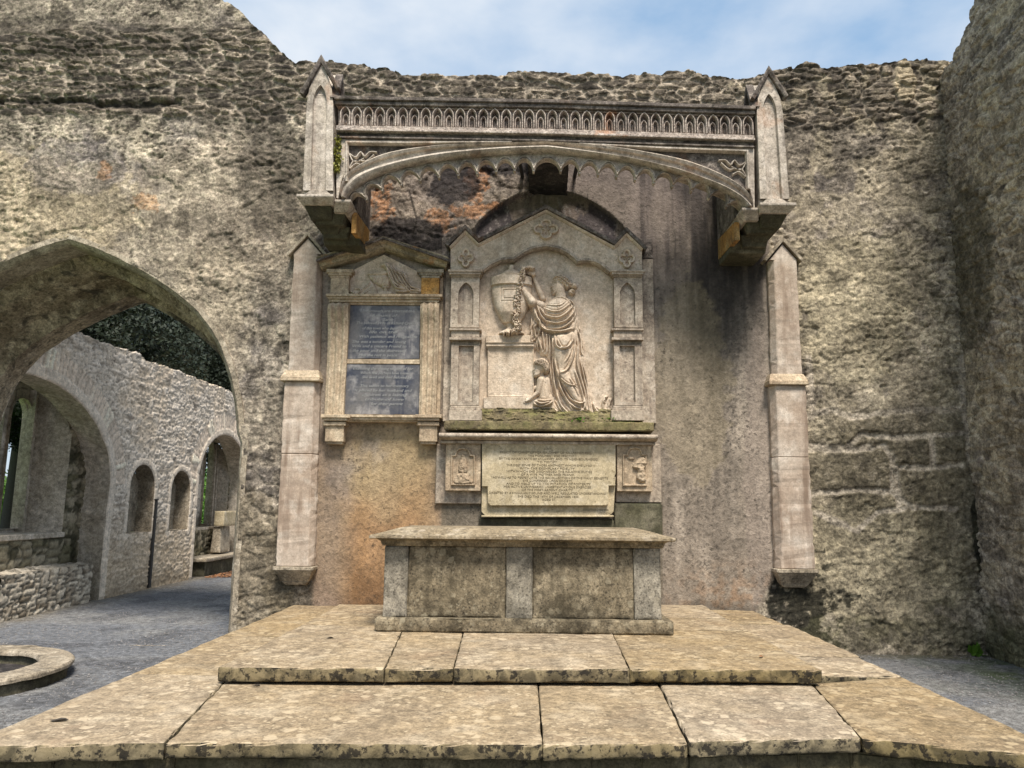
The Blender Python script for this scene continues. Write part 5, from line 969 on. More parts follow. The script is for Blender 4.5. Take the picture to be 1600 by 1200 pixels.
def f_child(X, Y):
    tor = np.maximum.reduce([dome(X, Y, 488, 925, 492, 1030, 44, 48, .9), ell(X, Y, 482, 915, 46, 38, .06), ell(X, Y, 505, 1040, 48, 50, .06)])
    nk = dome(X, Y, 470, 890, 462, 850, 22, 24, .9)
    hd = np.maximum(ell(X, Y, 468, 822, 46, 48, .075), ell(X, Y, 440, 850, 30, 34, .065, .3)); fcp = puff(X, Y, [(420, 800), (414, 825), (406, 846), (413, 852), (409, 862), (414, 868), (412, 880), (422, 893), (445, 892), (470, 870), (470, 800)], 18, .055, 3)
    fcp = folds(fcp, X, Y, [([(418, 832), (430, 830)], 2.5, -.006), ([(417, 868), (428, 866)], 2, -.005)])*(fcp > 0)
    hair = puff(X, Y, [(420, 812), (418, 786), (440, 766), (475, 760), (505, 772), (524, 800), (526, 835), (518, 862), (496, 868), (480, 850), (462, 832), (440, 820)], 22, .082, 4); f1, f2, _ = worley(X/11, Y/11, 5); hair = np.where(hair > 0, hair+.012*(.5-f1)+.007*np.sin(f1*16), 0)
    arm = np.maximum(dome(X, Y, 468, 915, 448, 1000, 25, 20, 1.1), dome(X, Y, 448, 1000, 385, 1050, 20, 12, 1.1)); arm = arm+.035*(arm > 0)
    hnd = dome(X, Y, 385, 1050, 365, 1058, 12, 11, 1.0)
    for v, l in ((-7, 18), (-2, 22), (3, 21), (8, 17)): hnd = np.maximum(hnd, dome(X, Y, 366, 1056+v, 366-l, 1062+v*1.2, 4, 3.2, 1.2))
    hnd = np.maximum(hnd, dome(X, Y, 378, 1048, 362, 1040, 4.5, 3.5, 1.2)); hnd = hnd+.035*(hnd > 0)
    arm2 = dome(X, Y, 430, 960, 372, 1010, 15, 10, .8)
    leg = np.maximum.reduce([dome(X, Y, 470, 1078, 360, 1030, 32, 26, .85), dome(X, Y, 360, 1030, 318, 1086, 24, 16, .8), dome(X, Y, 318, 1090, 290, 1098, 12, 9, .9), dome(X, Y, 470, 1085, 380, 1082, 22, 16, .9), dome(X, Y, 380, 1082, 335, 1080, 15, 12, .9)])
    cl = puff(X, Y, [(410, 1062), (440, 1040), (490, 1038), (545, 1040), (552, 1075), (530, 1100), (470, 1104), (415, 1095)], 24, .075, 4)
    cl = np.where(cl > 0, folds(cl, X, Y, [([(415, 1075), (460, 1098), (520, 1082), (548, 1060)], 5, .012), ([(425, 1060), (470, 1078), (530, 1062)], 5, .012), ([(440, 1048), (490, 1058), (545, 1048)], 4, .010), ([(480, 1100), (520, 1125), (540, 1115)], 5, .010)]), 0)
    ft = ell(X, Y, 515, 1122, 30, 14, .05)
    H = np.maximum.reduce([tor, nk, hd*.9, fcp, hair, arm, hnd, arm2, leg, cl, ft]); H = H-.006*np.exp(-((X-(496-.05*(Y-950)))/4)**2)*((Y > 930) & (Y < 1030)); H = np.where(H > 0, H+.010+.0015*fbm(X/6, Y/6, 3, 4), 0); return H, H > .0115
def f_urn(X, Y):
    prof = [(0, 118), (18, 119), (25, 128), (25, 150), (40, 152), (66, 166), (78, 178), (78, 190), (110, 193), (141, 203), (142, 262), (138, 266), (139, 300), (133, 350), (118, 410), (95, 460), (62, 516), (34, 522), (40, 530), (30, 545), (45, 560), (82, 578), (90, 592), (0, 592)]
    p = [(264+x, y) for x, y in prof]+[(264-x, y) for x, y in prof[::-1]]
    wv = np.interp(Y, [q[1] for q in prof], [q[0] for q in prof]); ins = inpoly(X, Y, p); u = np.clip(np.abs(X-264)/np.maximum(wv, 1), 0, 1)
    H = np.where(ins, .014+.068*np.sqrt(1-np.minimum(u, .995)**2)*np.clip(wv/100, .4, 1), 0)
    H += np.where(ins, .010*((Y > 203) & (Y < 262))+.006*np.exp(-((Y-262)/3)**2)-.008*np.exp(-((Y-269)/3)**2)+.006*np.exp(-((Y-192)/4)**2)+.006*np.exp(-((Y-152)/3)**2), 0)
    for (a_, b_, c_, d_) in ((192, 287, 340, 378), (210, 303, 330, 360)):
        e, _ = dpoly(X, Y, [(a_, b_), (c_, b_), (c_, d_), (a_, d_)], True); H -= np.where(ins, .007*np.exp(-(e/2.6)**2), 0)
    return H*1.28, ins
def f_garland(X, Y):
    path = smooth([(398, 158), (368, 152), (345, 168), (336, 205), (330, 250), (316, 300), (306, 350), (304, 400), (296, 440), (286, 480), (290, 520), (312, 548), (300, 575), (262, 592), (215, 600)], 5)
    H = np.zeros(X.shape); r = np.random.RandomState(5); n = len(path)
    for k in range(240):
        t = r.rand()*(n-2); i = int(t); cx = path[i][0]; cy = path[i][1]; wd = 19 if i < n*.55 else 25
        cx += r.uniform(-wd, wd); cy += r.uniform(-8, 8); an = r.uniform(0, 3.14); s = r.uniform(8, 15); x0, x1, y0, y1 = cx-16, cx+16, cy-16, cy+16
        i0, i1 = np.searchsorted(X[:, 0], [x0, x1]); j0, j1 = np.searchsorted(Y[0], [y0, y1]); sl = (slice(i0, i1), slice(j0, j1))
        e = ell(X[sl], Y[sl], cx, cy, s, s*.42, .022, an); H[sl] = np.maximum(H[sl], np.where(e > 0, e+.100+r.uniform(-.012, .016), 0))
    return H, H > .02
def f_pedestal(X, Y):
    H = np.zeros(X.shape); H = np.where((X > 84) & (X < 398) & (Y > 600) & (Y < 652), .028, H); H = np.where((X > 84) & (X < 420) & (Y >= 652) & (Y < 660), .046, H); H = np.where((X > 84) & (X < 420) & (Y >= 660) & (Y < 672), .036, H); H = np.where((X > 88) & (X < 420) & (Y >= 672) & (Y < 682), .042, H); H = np.where((X > 92) & (X < 420) & (Y >= 682) & (Y < 692), .03, H)
    H = np.where((X > 97) & (X < 418) & (Y >= 692) & (Y < 1030), .022, H); e, _ = dpoly(X, Y, [(97, 692), (418, 692), (418, 1030), (97, 1030)], True); H += .006*np.exp(-((e-6)/4)**2)*(H > 0)*(Y > 690)*(Y < 1032); H = np.where((X > 70) & (X < 560) & (Y >= 1030) & (Y < 1112), .034, H); H = np.where(H > 0, H+.001*fbm(X/8, Y/8, 3, 2), H)*1.35; return H, H > .001
def f_ground(X, Y):
    top = 1108+10*fbm(X/60, 0*X, 3, 3)+np.where(X > 560, 22, 0)+np.where(X > 860, -18, 0); ins = (Y > top) & (X > 58) & (X < 950); r = ridge(X/60, Y/26, 4, 3); return np.where(ins, .05+.05*np.clip((Y-top)/90, 0, 1)+.022*r, 0), ins
def f_scrap(X, Y):      # broken plant-like carving and a hem at the right foot
    H = np.zeros(X.shape); H = folds(H, X, Y, [([(905, 1140), (900, 1080), (908, 1035), (930, 1020)], 9, .022), ([(930, 1140), (940, 1080), (955, 1030)], 9, .018), ([(830, 1060), (845, 1110), (900, 1145)], 7, .025), ([(835, 1120), (880, 1140), (925, 1150)], 7, .025), ([(850, 1090), (880, 1120), (915, 1128)], 5, .018)], under=0); H = np.where(H > .002, H+.010*ridge(X/22, Y/22, 3, 8), 0); return H, H > .003
RP = (740, 390, 220, 270, 4.445)
relief('carved_pedestal', *RP, 3.0, -.075, f_pedestal, MT['marble'], mm_); relief('carved_urn', *RP, 2.6, -.075, f_urn, MT['marble'], mm_)
relief('carved_garland', *RP, 2.4, -.075, f_garland, MT['marble'], mm_); relief('carved_woman', *RP, 2.4, -.075, f_woman, MT['marble'], mm_)
relief('carved_child', *RP, 2.4, -.077, f_child, MT['marble'], mm_); relief('carved_ground', *RP, 4.0, -.077, f_ground, MT['mossy'], mm_); relief('carved_fragment', *RP, 3.0, -.075, f_scrap, MT['marble'], mm_)
def f_draped(X, Y):      # covered bowl and cloth in the small pediment, 12.3 px per photograph pixel
    k = 8.4/F/12.3; bowl = puff(X, Y, [(470, 380), (800, 378), (858, 590), (700, 600), (600, 560), (490, 470), (440, 370)], 70, .040, 4); bowl += np.where(bowl > 0, .010*np.abs(np.sin((X+Y*.35)/24))*(Y > 420)*(Y < 590), 0)
    rim = puff(X, Y, [(440, 345), (540, 340), (700, 300), (790, 300), (800, 380), (470, 385)], 22, .046, 3); ft = np.maximum(ell(X, Y, 775, 612, 80, 22, .045), ell(X, Y, 775, 660, 45, 40, .035)); base = puff(X, Y, [(640, 700), (760, 680), (900, 700), (900, 765), (640, 765)], 25, .038, 3)
    cloth = [(680, 205), (760, 125), (880, 170), (960, 250), (1090, 300), (1180, 360), (1220, 480), (1300, 580), (1470, 640), (1480, 740), (1280, 760), (1010, 745), (930, 640), (840, 480), (790, 330), (740, 240)]
    c = puff(X, Y, cloth, 60, .055, 4); c = np.where(c > 0, folds(c, X, Y, [([(770, 180), (830, 330), (900, 500), (1000, 640), (1130, 650)], 16, .022), ([(800, 200), (880, 360), (960, 540), (1080, 620)], 14, .020), ([(850, 200), (940, 380), (1010, 520), (1120, 590)], 13, .018), ([(900, 230), (1020, 420), (1110, 560), (1180, 620)], 13, .018), ([(980, 290), (1090, 420), (1170, 560), (1300, 700)], 13, .018), ([(1080, 320), (1170, 470), (1280, 620), (1430, 660)], 13, .018), ([(1000, 690), (1120, 720), (1280, 690), (1440, 700)], 15, .018), ([(1180, 600), (1250, 720), (1400, 730)], 13, .014)]), 0)
    c2 = puff(X, Y, [(150, 660), (200, 620), (340, 620), (420, 540), (480, 470), (560, 560), (620, 700), (600, 765), (200, 765), (70, 700)], 40, .028, 4); c2 = np.where(c2 > 0, folds(c2, X, Y, [([(170, 650), (260, 640), (310, 680), (230, 740)], 14, .014), ([(90, 690), (190, 740)], 14, .014), ([(330, 640), (420, 600), (480, 500)], 14, .010), ([(350, 740), (440, 680), (520, 600)], 14, .008)]), 0)
    H = np.maximum.reduce([bowl, rim, ft, base, c, c2])*.8; return H, H > .003
relief('carved_draped_urn', 540, 400, 130, 80, 12.3, 9.0, -.061, f_draped, MT['marble'], sm)
for i, (x0, x1, z0, z1, wpt) in enumerate(PL):
    L_, T_ = (696, 692) if i == 0 else (964, 691)
    def f_pl(X, Y, i=i):
        cxx = 270; H = puff(X, Y, [(150, 640), (160, 520), (230, 470), (330, 480), (400, 560), (410, 640)], 50, .020, 4) if i == 0 else puff(X, Y, [(240, 380), (330, 250), (420, 240), (470, 320), (430, 420), (460, 560), (400, 640), (300, 560), (320, 440)], 50, .028, 4)
        v = puff(X, Y, [(210, 450), (220, 280), (270, 180), (330, 270), (340, 450)], 50, .014, 4) if i == 0 else ell(X, Y, 220, 250, 60, 22, .014); H = np.maximum(H, v); H = np.where(H > 0, H+.010*ridge(X/60, Y/60, 4, 3+i), 0); return H, H > .003
    relief('worn_carving', L_, T_, 55, 75, 10.0, 9.0, -.1555, f_pl, MT['plaque'], mm_)
# ================================================================== CANOPY
CY = -.95                 # front face of the bridge
cn = thing('gothic_canopy', 'projecting gothic stone canopy with arcaded parapet, two pinnacles and cusped flattened arch', 'canopy', (.2, CY, 4.7))
def yo(x): return np.interp(x, [480, 525, 853, 1177, 1240], [-1, 0, 5.5, 15.5, 17.5])
def strip(l, r, t_, b, yf, yb=CY+.20, n=8):     # horizontal band following the slightly sagging parapet
    xs = np.linspace(l, r, n+1); o = [P(x, t_+yo(x), CY) for x in xs]; u = [P(x, b+yo(x), CY) for x in xs]; a = M(); k = n+1
    a.v = [(p[0], y, p[1]) for y in (yf, yb) for q in (o, u) for p in q]
    for i in range(n): a.f += [(i, i+1, k+i+1, k+i), (2*k+i, 3*k+i, 3*k+i+1, 2*k+i+1), (i, 2*k+i, 2*k+i+1, i+1), (k+i, k+i+1, 3*k+i+1, 3*k+i)]
    a.f += [(0, k, 3*k, 2*k), (n, 2*k+n, 3*k+n, k+n)]; return a
def multi(name, items, mat, bevel=.005, rg=0):
    a = M()
    for q in items: a.add(q.v, q.f)
    if rg: rough(a, rg, 12)
    return a.build(name, mat, cn, bevel=bevel)
multi('parapet_coping', [strip(524, 1179, 153.5, 159, CY-.055, n=40), strip(524, 1179, 159.2, 165, CY-.03, n=40)], MT['sooty'], .006, .004)
multi('arcade_back', [strip(526, 1178, 165, 201, CY+.075, n=12)], MT['frieze'], 0)
multi('arcade_rail', [strip(526, 1178, 164.5, 166.5, CY+.01, n=12), strip(526, 1178, 197, 203, CY-.02, n=12), strip(526, 1178, 203, 206.5, CY-.045, n=12)], MT['frieze'], .004)
multi('string_band', [strip(526, 1178, 206.5, 213.5, CY+.015, n=12), strip(526, 1178, 213.5, 216, CY-.02, n=12)], MT['sooty'], .003)
NX = np.linspace(539.5, 1168.5, 36)
nich = None
pitch = NX[1]-NX[0]; c0 = P(NX[0], 182+yo(NX[0]), CY); wx = abs(P(NX[0]+pitch, 182, CY)[0]-P(NX[0], 182, CY)[0]); hz_ = abs(P(NX[0], 183, CY)[1]-P(NX[0], 182, CY)[1])
def lanc(w_, zb, zt, n=8, k=1.75):
    s = zt-w_*k; return [(-w_, zb)]+[(-w_+2*w_*(1-math.cos(q*math.pi/3)), s+(zt-s)*math.sin(q*math.pi/3)/.866) for q in np.linspace(0, 1, n)]
def full(p): return p+[(-x, z) for x, z in p[::-1][1:]]
a = M(); Ho = hz_*14.5; a.sweep(full(lanc(wx*.40, -Ho, Ho)), [(-.010, .012), (-.004, -.012), (.005, -.012), (.011, .07), (-.012, .07)]); a.sweep(full(lanc(wx*.20, -Ho*.97, Ho*.30)), [(-.006, .05), (-.001, .022), (.006, .022), (.014, .05), (.014, .073), (-.006, .073)])
k = len(a.v); A_ = full(lanc(wx*.40, -Ho, Ho)); n = len(A_)
for (x, z) in A_: a.v += [(x, .045, z), (-wx*.5 if x < 0 else wx*.5, .045, min(z, Ho) if abs(x) > wx*.39 else Ho*1.02)]
a.f += [(k+2*j, k+2*j+2, k+2*j+3, k+2*j+1) for j in range(n-1)]
k = len(a.v); a.v += [(.0, .035, -Ho*.25), (wx*.10, .07, -Ho*.9), (-wx*.10, .07, -Ho*.9), (0, .07, Ho*.1)]; a.f += [(k, k+2, k+1), (k, k+1, k+3), (k, k+3, k+2)]
ao = a.build('arcade_niche', MT['frieze'], cn); me0 = ao.data
for i, x in enumerate(NX):
    c = P(x, 181+yo(x), CY); o = ao if i == 0 else ao.copy()
    if i: COL.objects.link(o)
    o.location = (c[0], CY, c[1]); o.matrix_parent_inverse = Matrix.Translation(cn.location).inverted()
# arch curves
tubeL = [(541, 310), (545, 303), (555, 292), (570, 282), (589, 273), (627, 261), (667, 252.5), (733, 243.5), (800, 238), (856, 236)]
tubeU = [(533, 309), (536, 298), (541, 288), (557, 273), (589, 260), (640, 247), (693, 237.5), (773, 231), (820, 229), (856, 228)]
tubeR = [(856, 228), (909, 235), (977, 246), (1020, 255), (1060, 265), (1100, 279), (1130, 290), (1156, 305), (1168, 315), (1175, 323)]
lowR = [(856, 236), (922, 243), (965, 248), (1005, 256), (1060, 270), (1100, 284), (1128, 296), (1148, 307), (1160, 316), (1166, 324)]
hood = [(531, 300), (532, 292), (537, 279), (547, 267), (573, 251), (613, 236.5), (680, 227), (747, 223.5), (856, 221)]
hoodR = [(856, 221), (936, 226), (1005, 236), (1060, 247), (1090, 256), (1115, 266), (1145, 281), (1165, 296), (1176, 310)]
SM = lambda p: smooth(p, 4)
lowA = SM(tubeL)+SM(lowR)[1:]; upA = SM(tubeU)+SM(tubeR)[1:]; hoA = SM(hood)+SM(hoodR)[1:]
def resamp(p, n):
    p = np.array(p); s = np.concatenate([[0], np.cumsum(np.hypot(*(p[1:]-p[:-1]).T))]); t = np.linspace(0, s[-1], n); return np.stack([np.interp(t, s, p[:, 0]), np.interp(t, s, p[:, 1])], 1)
def ruled(name, A, B, prof, mat, n=90, ends=True, sm=40):
    """skin between two pixel curves: prof = list of (t between A and B, y)"""
    a_, b_ = resamp(A, n), resamp(B, n); k = len(prof); a = M()
    for i in range(n):
        for t, y in prof:
            q = a_[i]*(1-t)+b_[i]*t; x, z = P(q[0], q[1], CY); a.v.append((x, y, z))
    a.f = [(i*k+j, i*k+(j+1) % k, (i+1)*k+(j+1) % k, (i+1)*k+j) for i in range(n-1) for j in range(k)]+[tuple(range(k)), tuple(range(n*k-1, (n-1)*k-1, -1))]
    return a.build(name, mat, cn, smoothang=sm)
ruled('arch_roll', lowA, upA, [(0, CY+.03), (.0, CY-.0), (.2, CY-.035), (.5, CY-.05), (.8, CY-.035), (1, CY-.0), (1.0, CY+.2), (0, CY+.2)], MT['canopy'])
ruled('arch_band', upA, hoA, [(0, CY+.015), (.12, CY+.03), (.55, CY+.03), (.62, CY-.005), (.85, CY-.02), (1, CY-.0), (1.0, CY+.2), (0, CY+.2)], MT['canopy'])
# infill between the arch and the parapet, with sunk triangular panels
hR = resamp(hoA, 120); a = M(); V_ = []
for q in hR: x, z = P(q[0], q[1], CY); V_.append((x, z))
topc = [P(x, 216+yo(x), CY) for x in hR[:, 0]]
def sink(x, y): return y
k = len(V_)
for (x, z), (xt, zt) in zip(V_, topc):
    a.v += [(x, CY+.055, z), (x, CY+.055, max(zt, z+.002)), (x, CY+.2, max(zt, z+.002)), (x, CY+.2, z)]
a.f = [(4*i+j, 4*i+(j+1) % 4, 4*(i+1)+(j+1) % 4, 4*(i+1)+j) for i in range(k-1) for j in range(4)]+[(0, 1, 2, 3), (4*k-1, 4*k-2, 4*k-3, 4*k-4)]
a.build('spandrel', MT['sooty'], cn)
def hoody(x): return float(np.interp(x, hR[:, 0], hR[:, 1]))
for s_ in (0, 1):
    if s_ == 0: pth = [(541, 283), (541, 221.5), (640, 222.6), (800, 221)]
    else: pth = [(905, 224), (1040, 231), (1168, 235.5), (1170, 295)]
    W_ = PP(pth, CY); a = M(); sg = 1
    a.sweep(W_, [(-.02, .05), (-.02, .01), (-.01, -.012), (.005, -.012), (.014, .01), (.03, .01), (.03, .05)], y=CY); a.build('spandrel_frame', MT['canopy'], cn, smoothang=40)
    a = M()
    if s_ == 0: a.prism(PP([(525, 216), (540, 216), (540, 262), (532, 285), (528, 309), (525, 309)], CY), CY+.012, CY+.19)
    else: a.prism(PP([(1179, 231), (1171.5, 231), (1171.5, 290), (1176, 310), (1178, 324), (1180, 324)], CY), CY+.012, CY+.19)
    a.build('spandrel_post', MT['canopy'], cn, bevel=.004)
    # tracery leaf in the corner
    a = M(); T = (lambda x, y: P(x, y, CY)) if s_ == 0 else (lambda x, y: P(1711.5-x, y+13, CY))
    for cv in ([(545, 238), (555, 244), (563, 236), (569, 243), (577, 236), (588, 236)], [(545, 262), (551, 251), (560, 250), (568, 246)], [(545, 238), (551, 250), (560, 250)], [(563, 249), (572, 250), (584, 240)], [(546, 262), (556, 254), (566, 258)]):
        a.sweep([T(*q) for q in smooth(cv, 4)], [(-.012, .055), (-.004, .012), (.004, .012), (.012, .055)], y=CY)
    a.build('spandrel_tracery', MT['canopy'], cn, smoothang=50)
# cusped fringe
tips = [(545, 318), (570, 306.5), (595, 291.5), (625, 283), (655, 276), (684.5, 271), (715, 268), (745, 265), (775, 261.5), (804, 260), (834, 260.5), (876.5, 261), (906.5, 264.5), (936, 266.5), (965, 270), (994.5, 274.5), (1024, 280), (1053, 285), (1083, 292.5), (1111, 303), (1139, 316.5), (1163, 333)]
sc_ = []; cuspribs = []
for (xa, ya), (xb, yb) in zip(tips[:-1], tips[1:]):
    n = 9; L_ = math.hypot(xb-xa, yb-ya); nx_, ny_ = (yb-ya)/L_, -(xb-xa)/L_; seg = []
    for q in range(n+1):
        t = q/n; s_ = math.sin(t*math.pi)**.62; hgt = min(16.5, L_*.52)*s_; bul = -.0*math.sin(2*math.pi*t); seg.append((xa+(xb-xa)*(t+bul)+nx_*hgt, ya+(yb-ya)*t+ny_*hgt))
    sc_ += seg[:-1]; cuspribs.append(seg)
sc_.append(tips[-1])
a = M(); S_ = np.array(sc_); U_ = resamp(lowA, 400)
n = len(S_); t_ = np.linspace(0, 1, n)
lo_pts = []
for i, q in enumerate(S_):
    j = np.argmin(np.hypot(U_[:, 0]-q[0], U_[:, 1]-q[1]-0)); lo_pts.append(U_[j])
for q, u in zip(S_, lo_pts):
    x, z = P(q[0], q[1], CY); xu, zu = P(u[0], u[1]-1.0, CY); a.v += [(x, CY+.07, z), (xu, CY+.07, zu), (xu, CY+.13, zu), (x, CY+.13, z)]
a.f = [(4*i+j, 4*i+(j+1) % 4, 4*(i+1)+(j+1) % 4, 4*(i+1)+j) for i in range(n-1) for j in range(4)]+[(0, 1, 2, 3), (4*n-1, 4*n-2, 4*n-3, 4*n-4)]
a.build('cusped_fringe', MT['canopy'], cn)
a = M()
for sg in cuspribs: a.sweep([P(x, y, CY) for x, y in sg], [(-.006, .13), (-.010, .06), (.0, .035), (.014, .05), (.016, .13)], y=CY)
for (xa, ya), (xb, yb) in zip(tips[:-1], tips[1:]):
    L_ = math.hypot(xb-xa, yb-ya); nx_, ny_ = (yb-ya)/L_, -(xb-xa)/L_
    a.sweep([P(xa+(xb-xa)*t+nx_*(6+min(14, L_*.45)*math.sin(t*math.pi)**.8), ya+(yb-ya)*t+ny_*(6+min(14, L_*.45)*math.sin(t*math.pi)**.8), CY) for t in np.linspace(0, 1, 10)], [(-.007, .075), (-.004, .045), (.004, .045), (.007, .075)], y=CY)
for (x, y) in tips[1:-1]:
    c = P(x, y+1, CY); a.prism([(c[0]-.008, c[1]-.012), (c[0]+.008, c[1]-.012), (c[0]+.016, c[1]+.010), (c[0]+.010, c[1]+.04), (c[0]-.010, c[1]+.04), (c[0]-.016, c[1]+.010)], CY+.06, CY+.14)
a.build('cusp_ribs', MT['canopy'], cn, smoothang=45)
# pinnacles
def pinnacle(l, r, tl, tr_, yb, yt, apex, feet, side):
    t = cn; yf = CY-.03; W2 = .33
    x0, z0 = P(l, yb, yf); x1, _ = P(r, yb, yf); x0t, z1 = P(tl, yt, yf); x1t, _ = P(tr_, yt, yf); za = P(apex[0], apex[1], yf)[1]; xc = (x0t+x1t)/2; m_ = (x0t+x1t-x0-x1)/2
    a = M(); a.prismz([(x0, yf+.035), (x1, yf+.035), (x1, yf+W2), (x0, yf+W2)], z0, z1, [(x0t, yf+.035), (x1t, yf+.035), (x1t, yf+W2), (x0t, yf+W2)])
    a.build('pinnacle_shaft', MT['canopy'], cn, bevel=.006)
    # front frame round the sunk lancet panel
    px_l, px_r = l+(r-l)*.27, l+(r-l)*.77; dl = (tl-l); 
    zt = z1+.10; a = M(); wI = (x1t-x0t)*.27; ci = (x0+x1)/2; inn = [(x0+(x1-x0)*.24, z0+.06)]+[(xc-wI+2*wI*(1-math.cos(q*math.pi/3)), (zt-.22)+.22*math.sin(q*math.pi/3)/.866) for q in np.linspace(0, 1, 8)]; inn = inn+[(2*xc-x, z) for x, z in inn[::-1][1:-1]]+[(x1-(x1-x0)*.24, z0+.06)]
    outr = []
    for (x, z) in inn:
        s_ = (x-xc)/wI
        if z < zt-.215: outr.append((x0+(x0t-x0)*(z-z0)/(z1-z0) if x < xc else x1+(x1t-x1)*(z-z0)/(z1-z0), z))
        else:
            f = (z-(zt-.22))/.22; zz = z1+(za-z1)*f**1.15-.0; hw = (x1t-x0t)/2*max(0, 1-(zz-z1)/(za-z1)*1.0) if zz > z1 else (x1t-x0t)/2; outr.append((xc-hw if s_ < 0 else xc+hw, max(zz, z)))
    n = len(inn)
    for i in range(n-1):
        A, B_, C_, D = outr[i], outr[i+1], inn[i+1], inn[i]
        a.add([(A[0], yf, A[1]), (B_[0], yf, B_[1]), (C_[0], yf, C_[1]), (D[0], yf, D[1]), (C_[0]+.1*(xc-C_[0]), yf+.034, C_[1]), (D[0]+.1*(xc-D[0]), yf+.034, D[1]), (A[0], yf+.05, A[1]), (B_[0], yf+.05, B_[1])], [(0, 1, 2, 3), (3, 2, 4, 5), (0, 6, 7, 1)])
    a.add([(x0, yf, z0), (x1, yf, z0), (inn[-1][0], yf, inn[-1][1]), (inn[0][0], yf, inn[0][1]), (inn[-1][0]-.008, yf+.034, inn[-1][1]+.01), (inn[0][0]+.008, yf+.034, inn[0][1]+.01)], [(0, 1, 2, 3), (3, 2, 4, 5)])
    a.build('pinnacle_panel_frame', MT['canopy'], cn)
    a = M(); hw = (x1t-x0t)/2; yc = yf+.035+(W2-.035)/2; hd_ = (W2-.035)/2
    a.prism([(xc-hw, z1), (xc+hw, z1), (xc, za-.04)], yf+.045, yf+W2-.01)                     # gables front/back
    a.add([(xc-hw, yf+.035, z1), (xc-hw, yf+W2, z1), (xc-hw, yc, z1+(za-z1)*.8), (xc+hw, yf+.035, z1), (xc+hw, yf+W2, z1), (xc+hw, yc, z1+(za-z1)*.8)], [(0, 1, 2), (3, 5, 4), (0, 2, 5, 3), (1, 4, 5, 2)])
    a.build('pinnacle_head', MT['canopy'], cn)
    a = M(); fl, frt = P(feet[0][0], feet[0][1], yf), P(feet[1][0], feet[1][1], yf); a.sweep([fl, (xc, za), frt], [(-.030, -.03), (.0, -.045), (.014, -.04), (.014, .06), (-.030, .06)], y=yf); rough(a, .004, 14); a.build('pinnacle_gable', MT['sooty'], cn, bevel=.004)
    sx = xc+hw*side; a = M()
    for e in (-1, 1):
        a.add([(sx+side*.05, yc+e*(hd_+.05), z1-.05), (sx+side*.05, yc+e*(hd_-.01), z1-.05), (sx-side*.03, yc+e*(hd_+.05), z1-.05), (sx-side*.03, yc+e*(hd_-.01), z1-.05), (sx+side*.05, yc, z1+(za-z1)*.83), (sx+side*.05, yc, z1+(za-z1)*.68), (sx-side*.03, yc, z1+(za-z1)*.83), (sx-side*.03, yc, z1+(za-z1)*.68)], [(0, 1, 5, 4), (2, 6, 7, 3), (0, 4, 6, 2), (1, 3, 7, 5), (0, 2, 3, 1)])
    a.build('side_gable', MT['sooty'], cn)
    return x0, x1, z0
pl = pinnacle(473, 520, 480, 520.5, 306, 146, (500, 92), ((471, 148), (530, 140)), 1)
pr_ = pinnacle(1188, 1234, 1182, 1222, 319, 160, (1200, 109), ((1174, 156), (1229, 153)), -1)
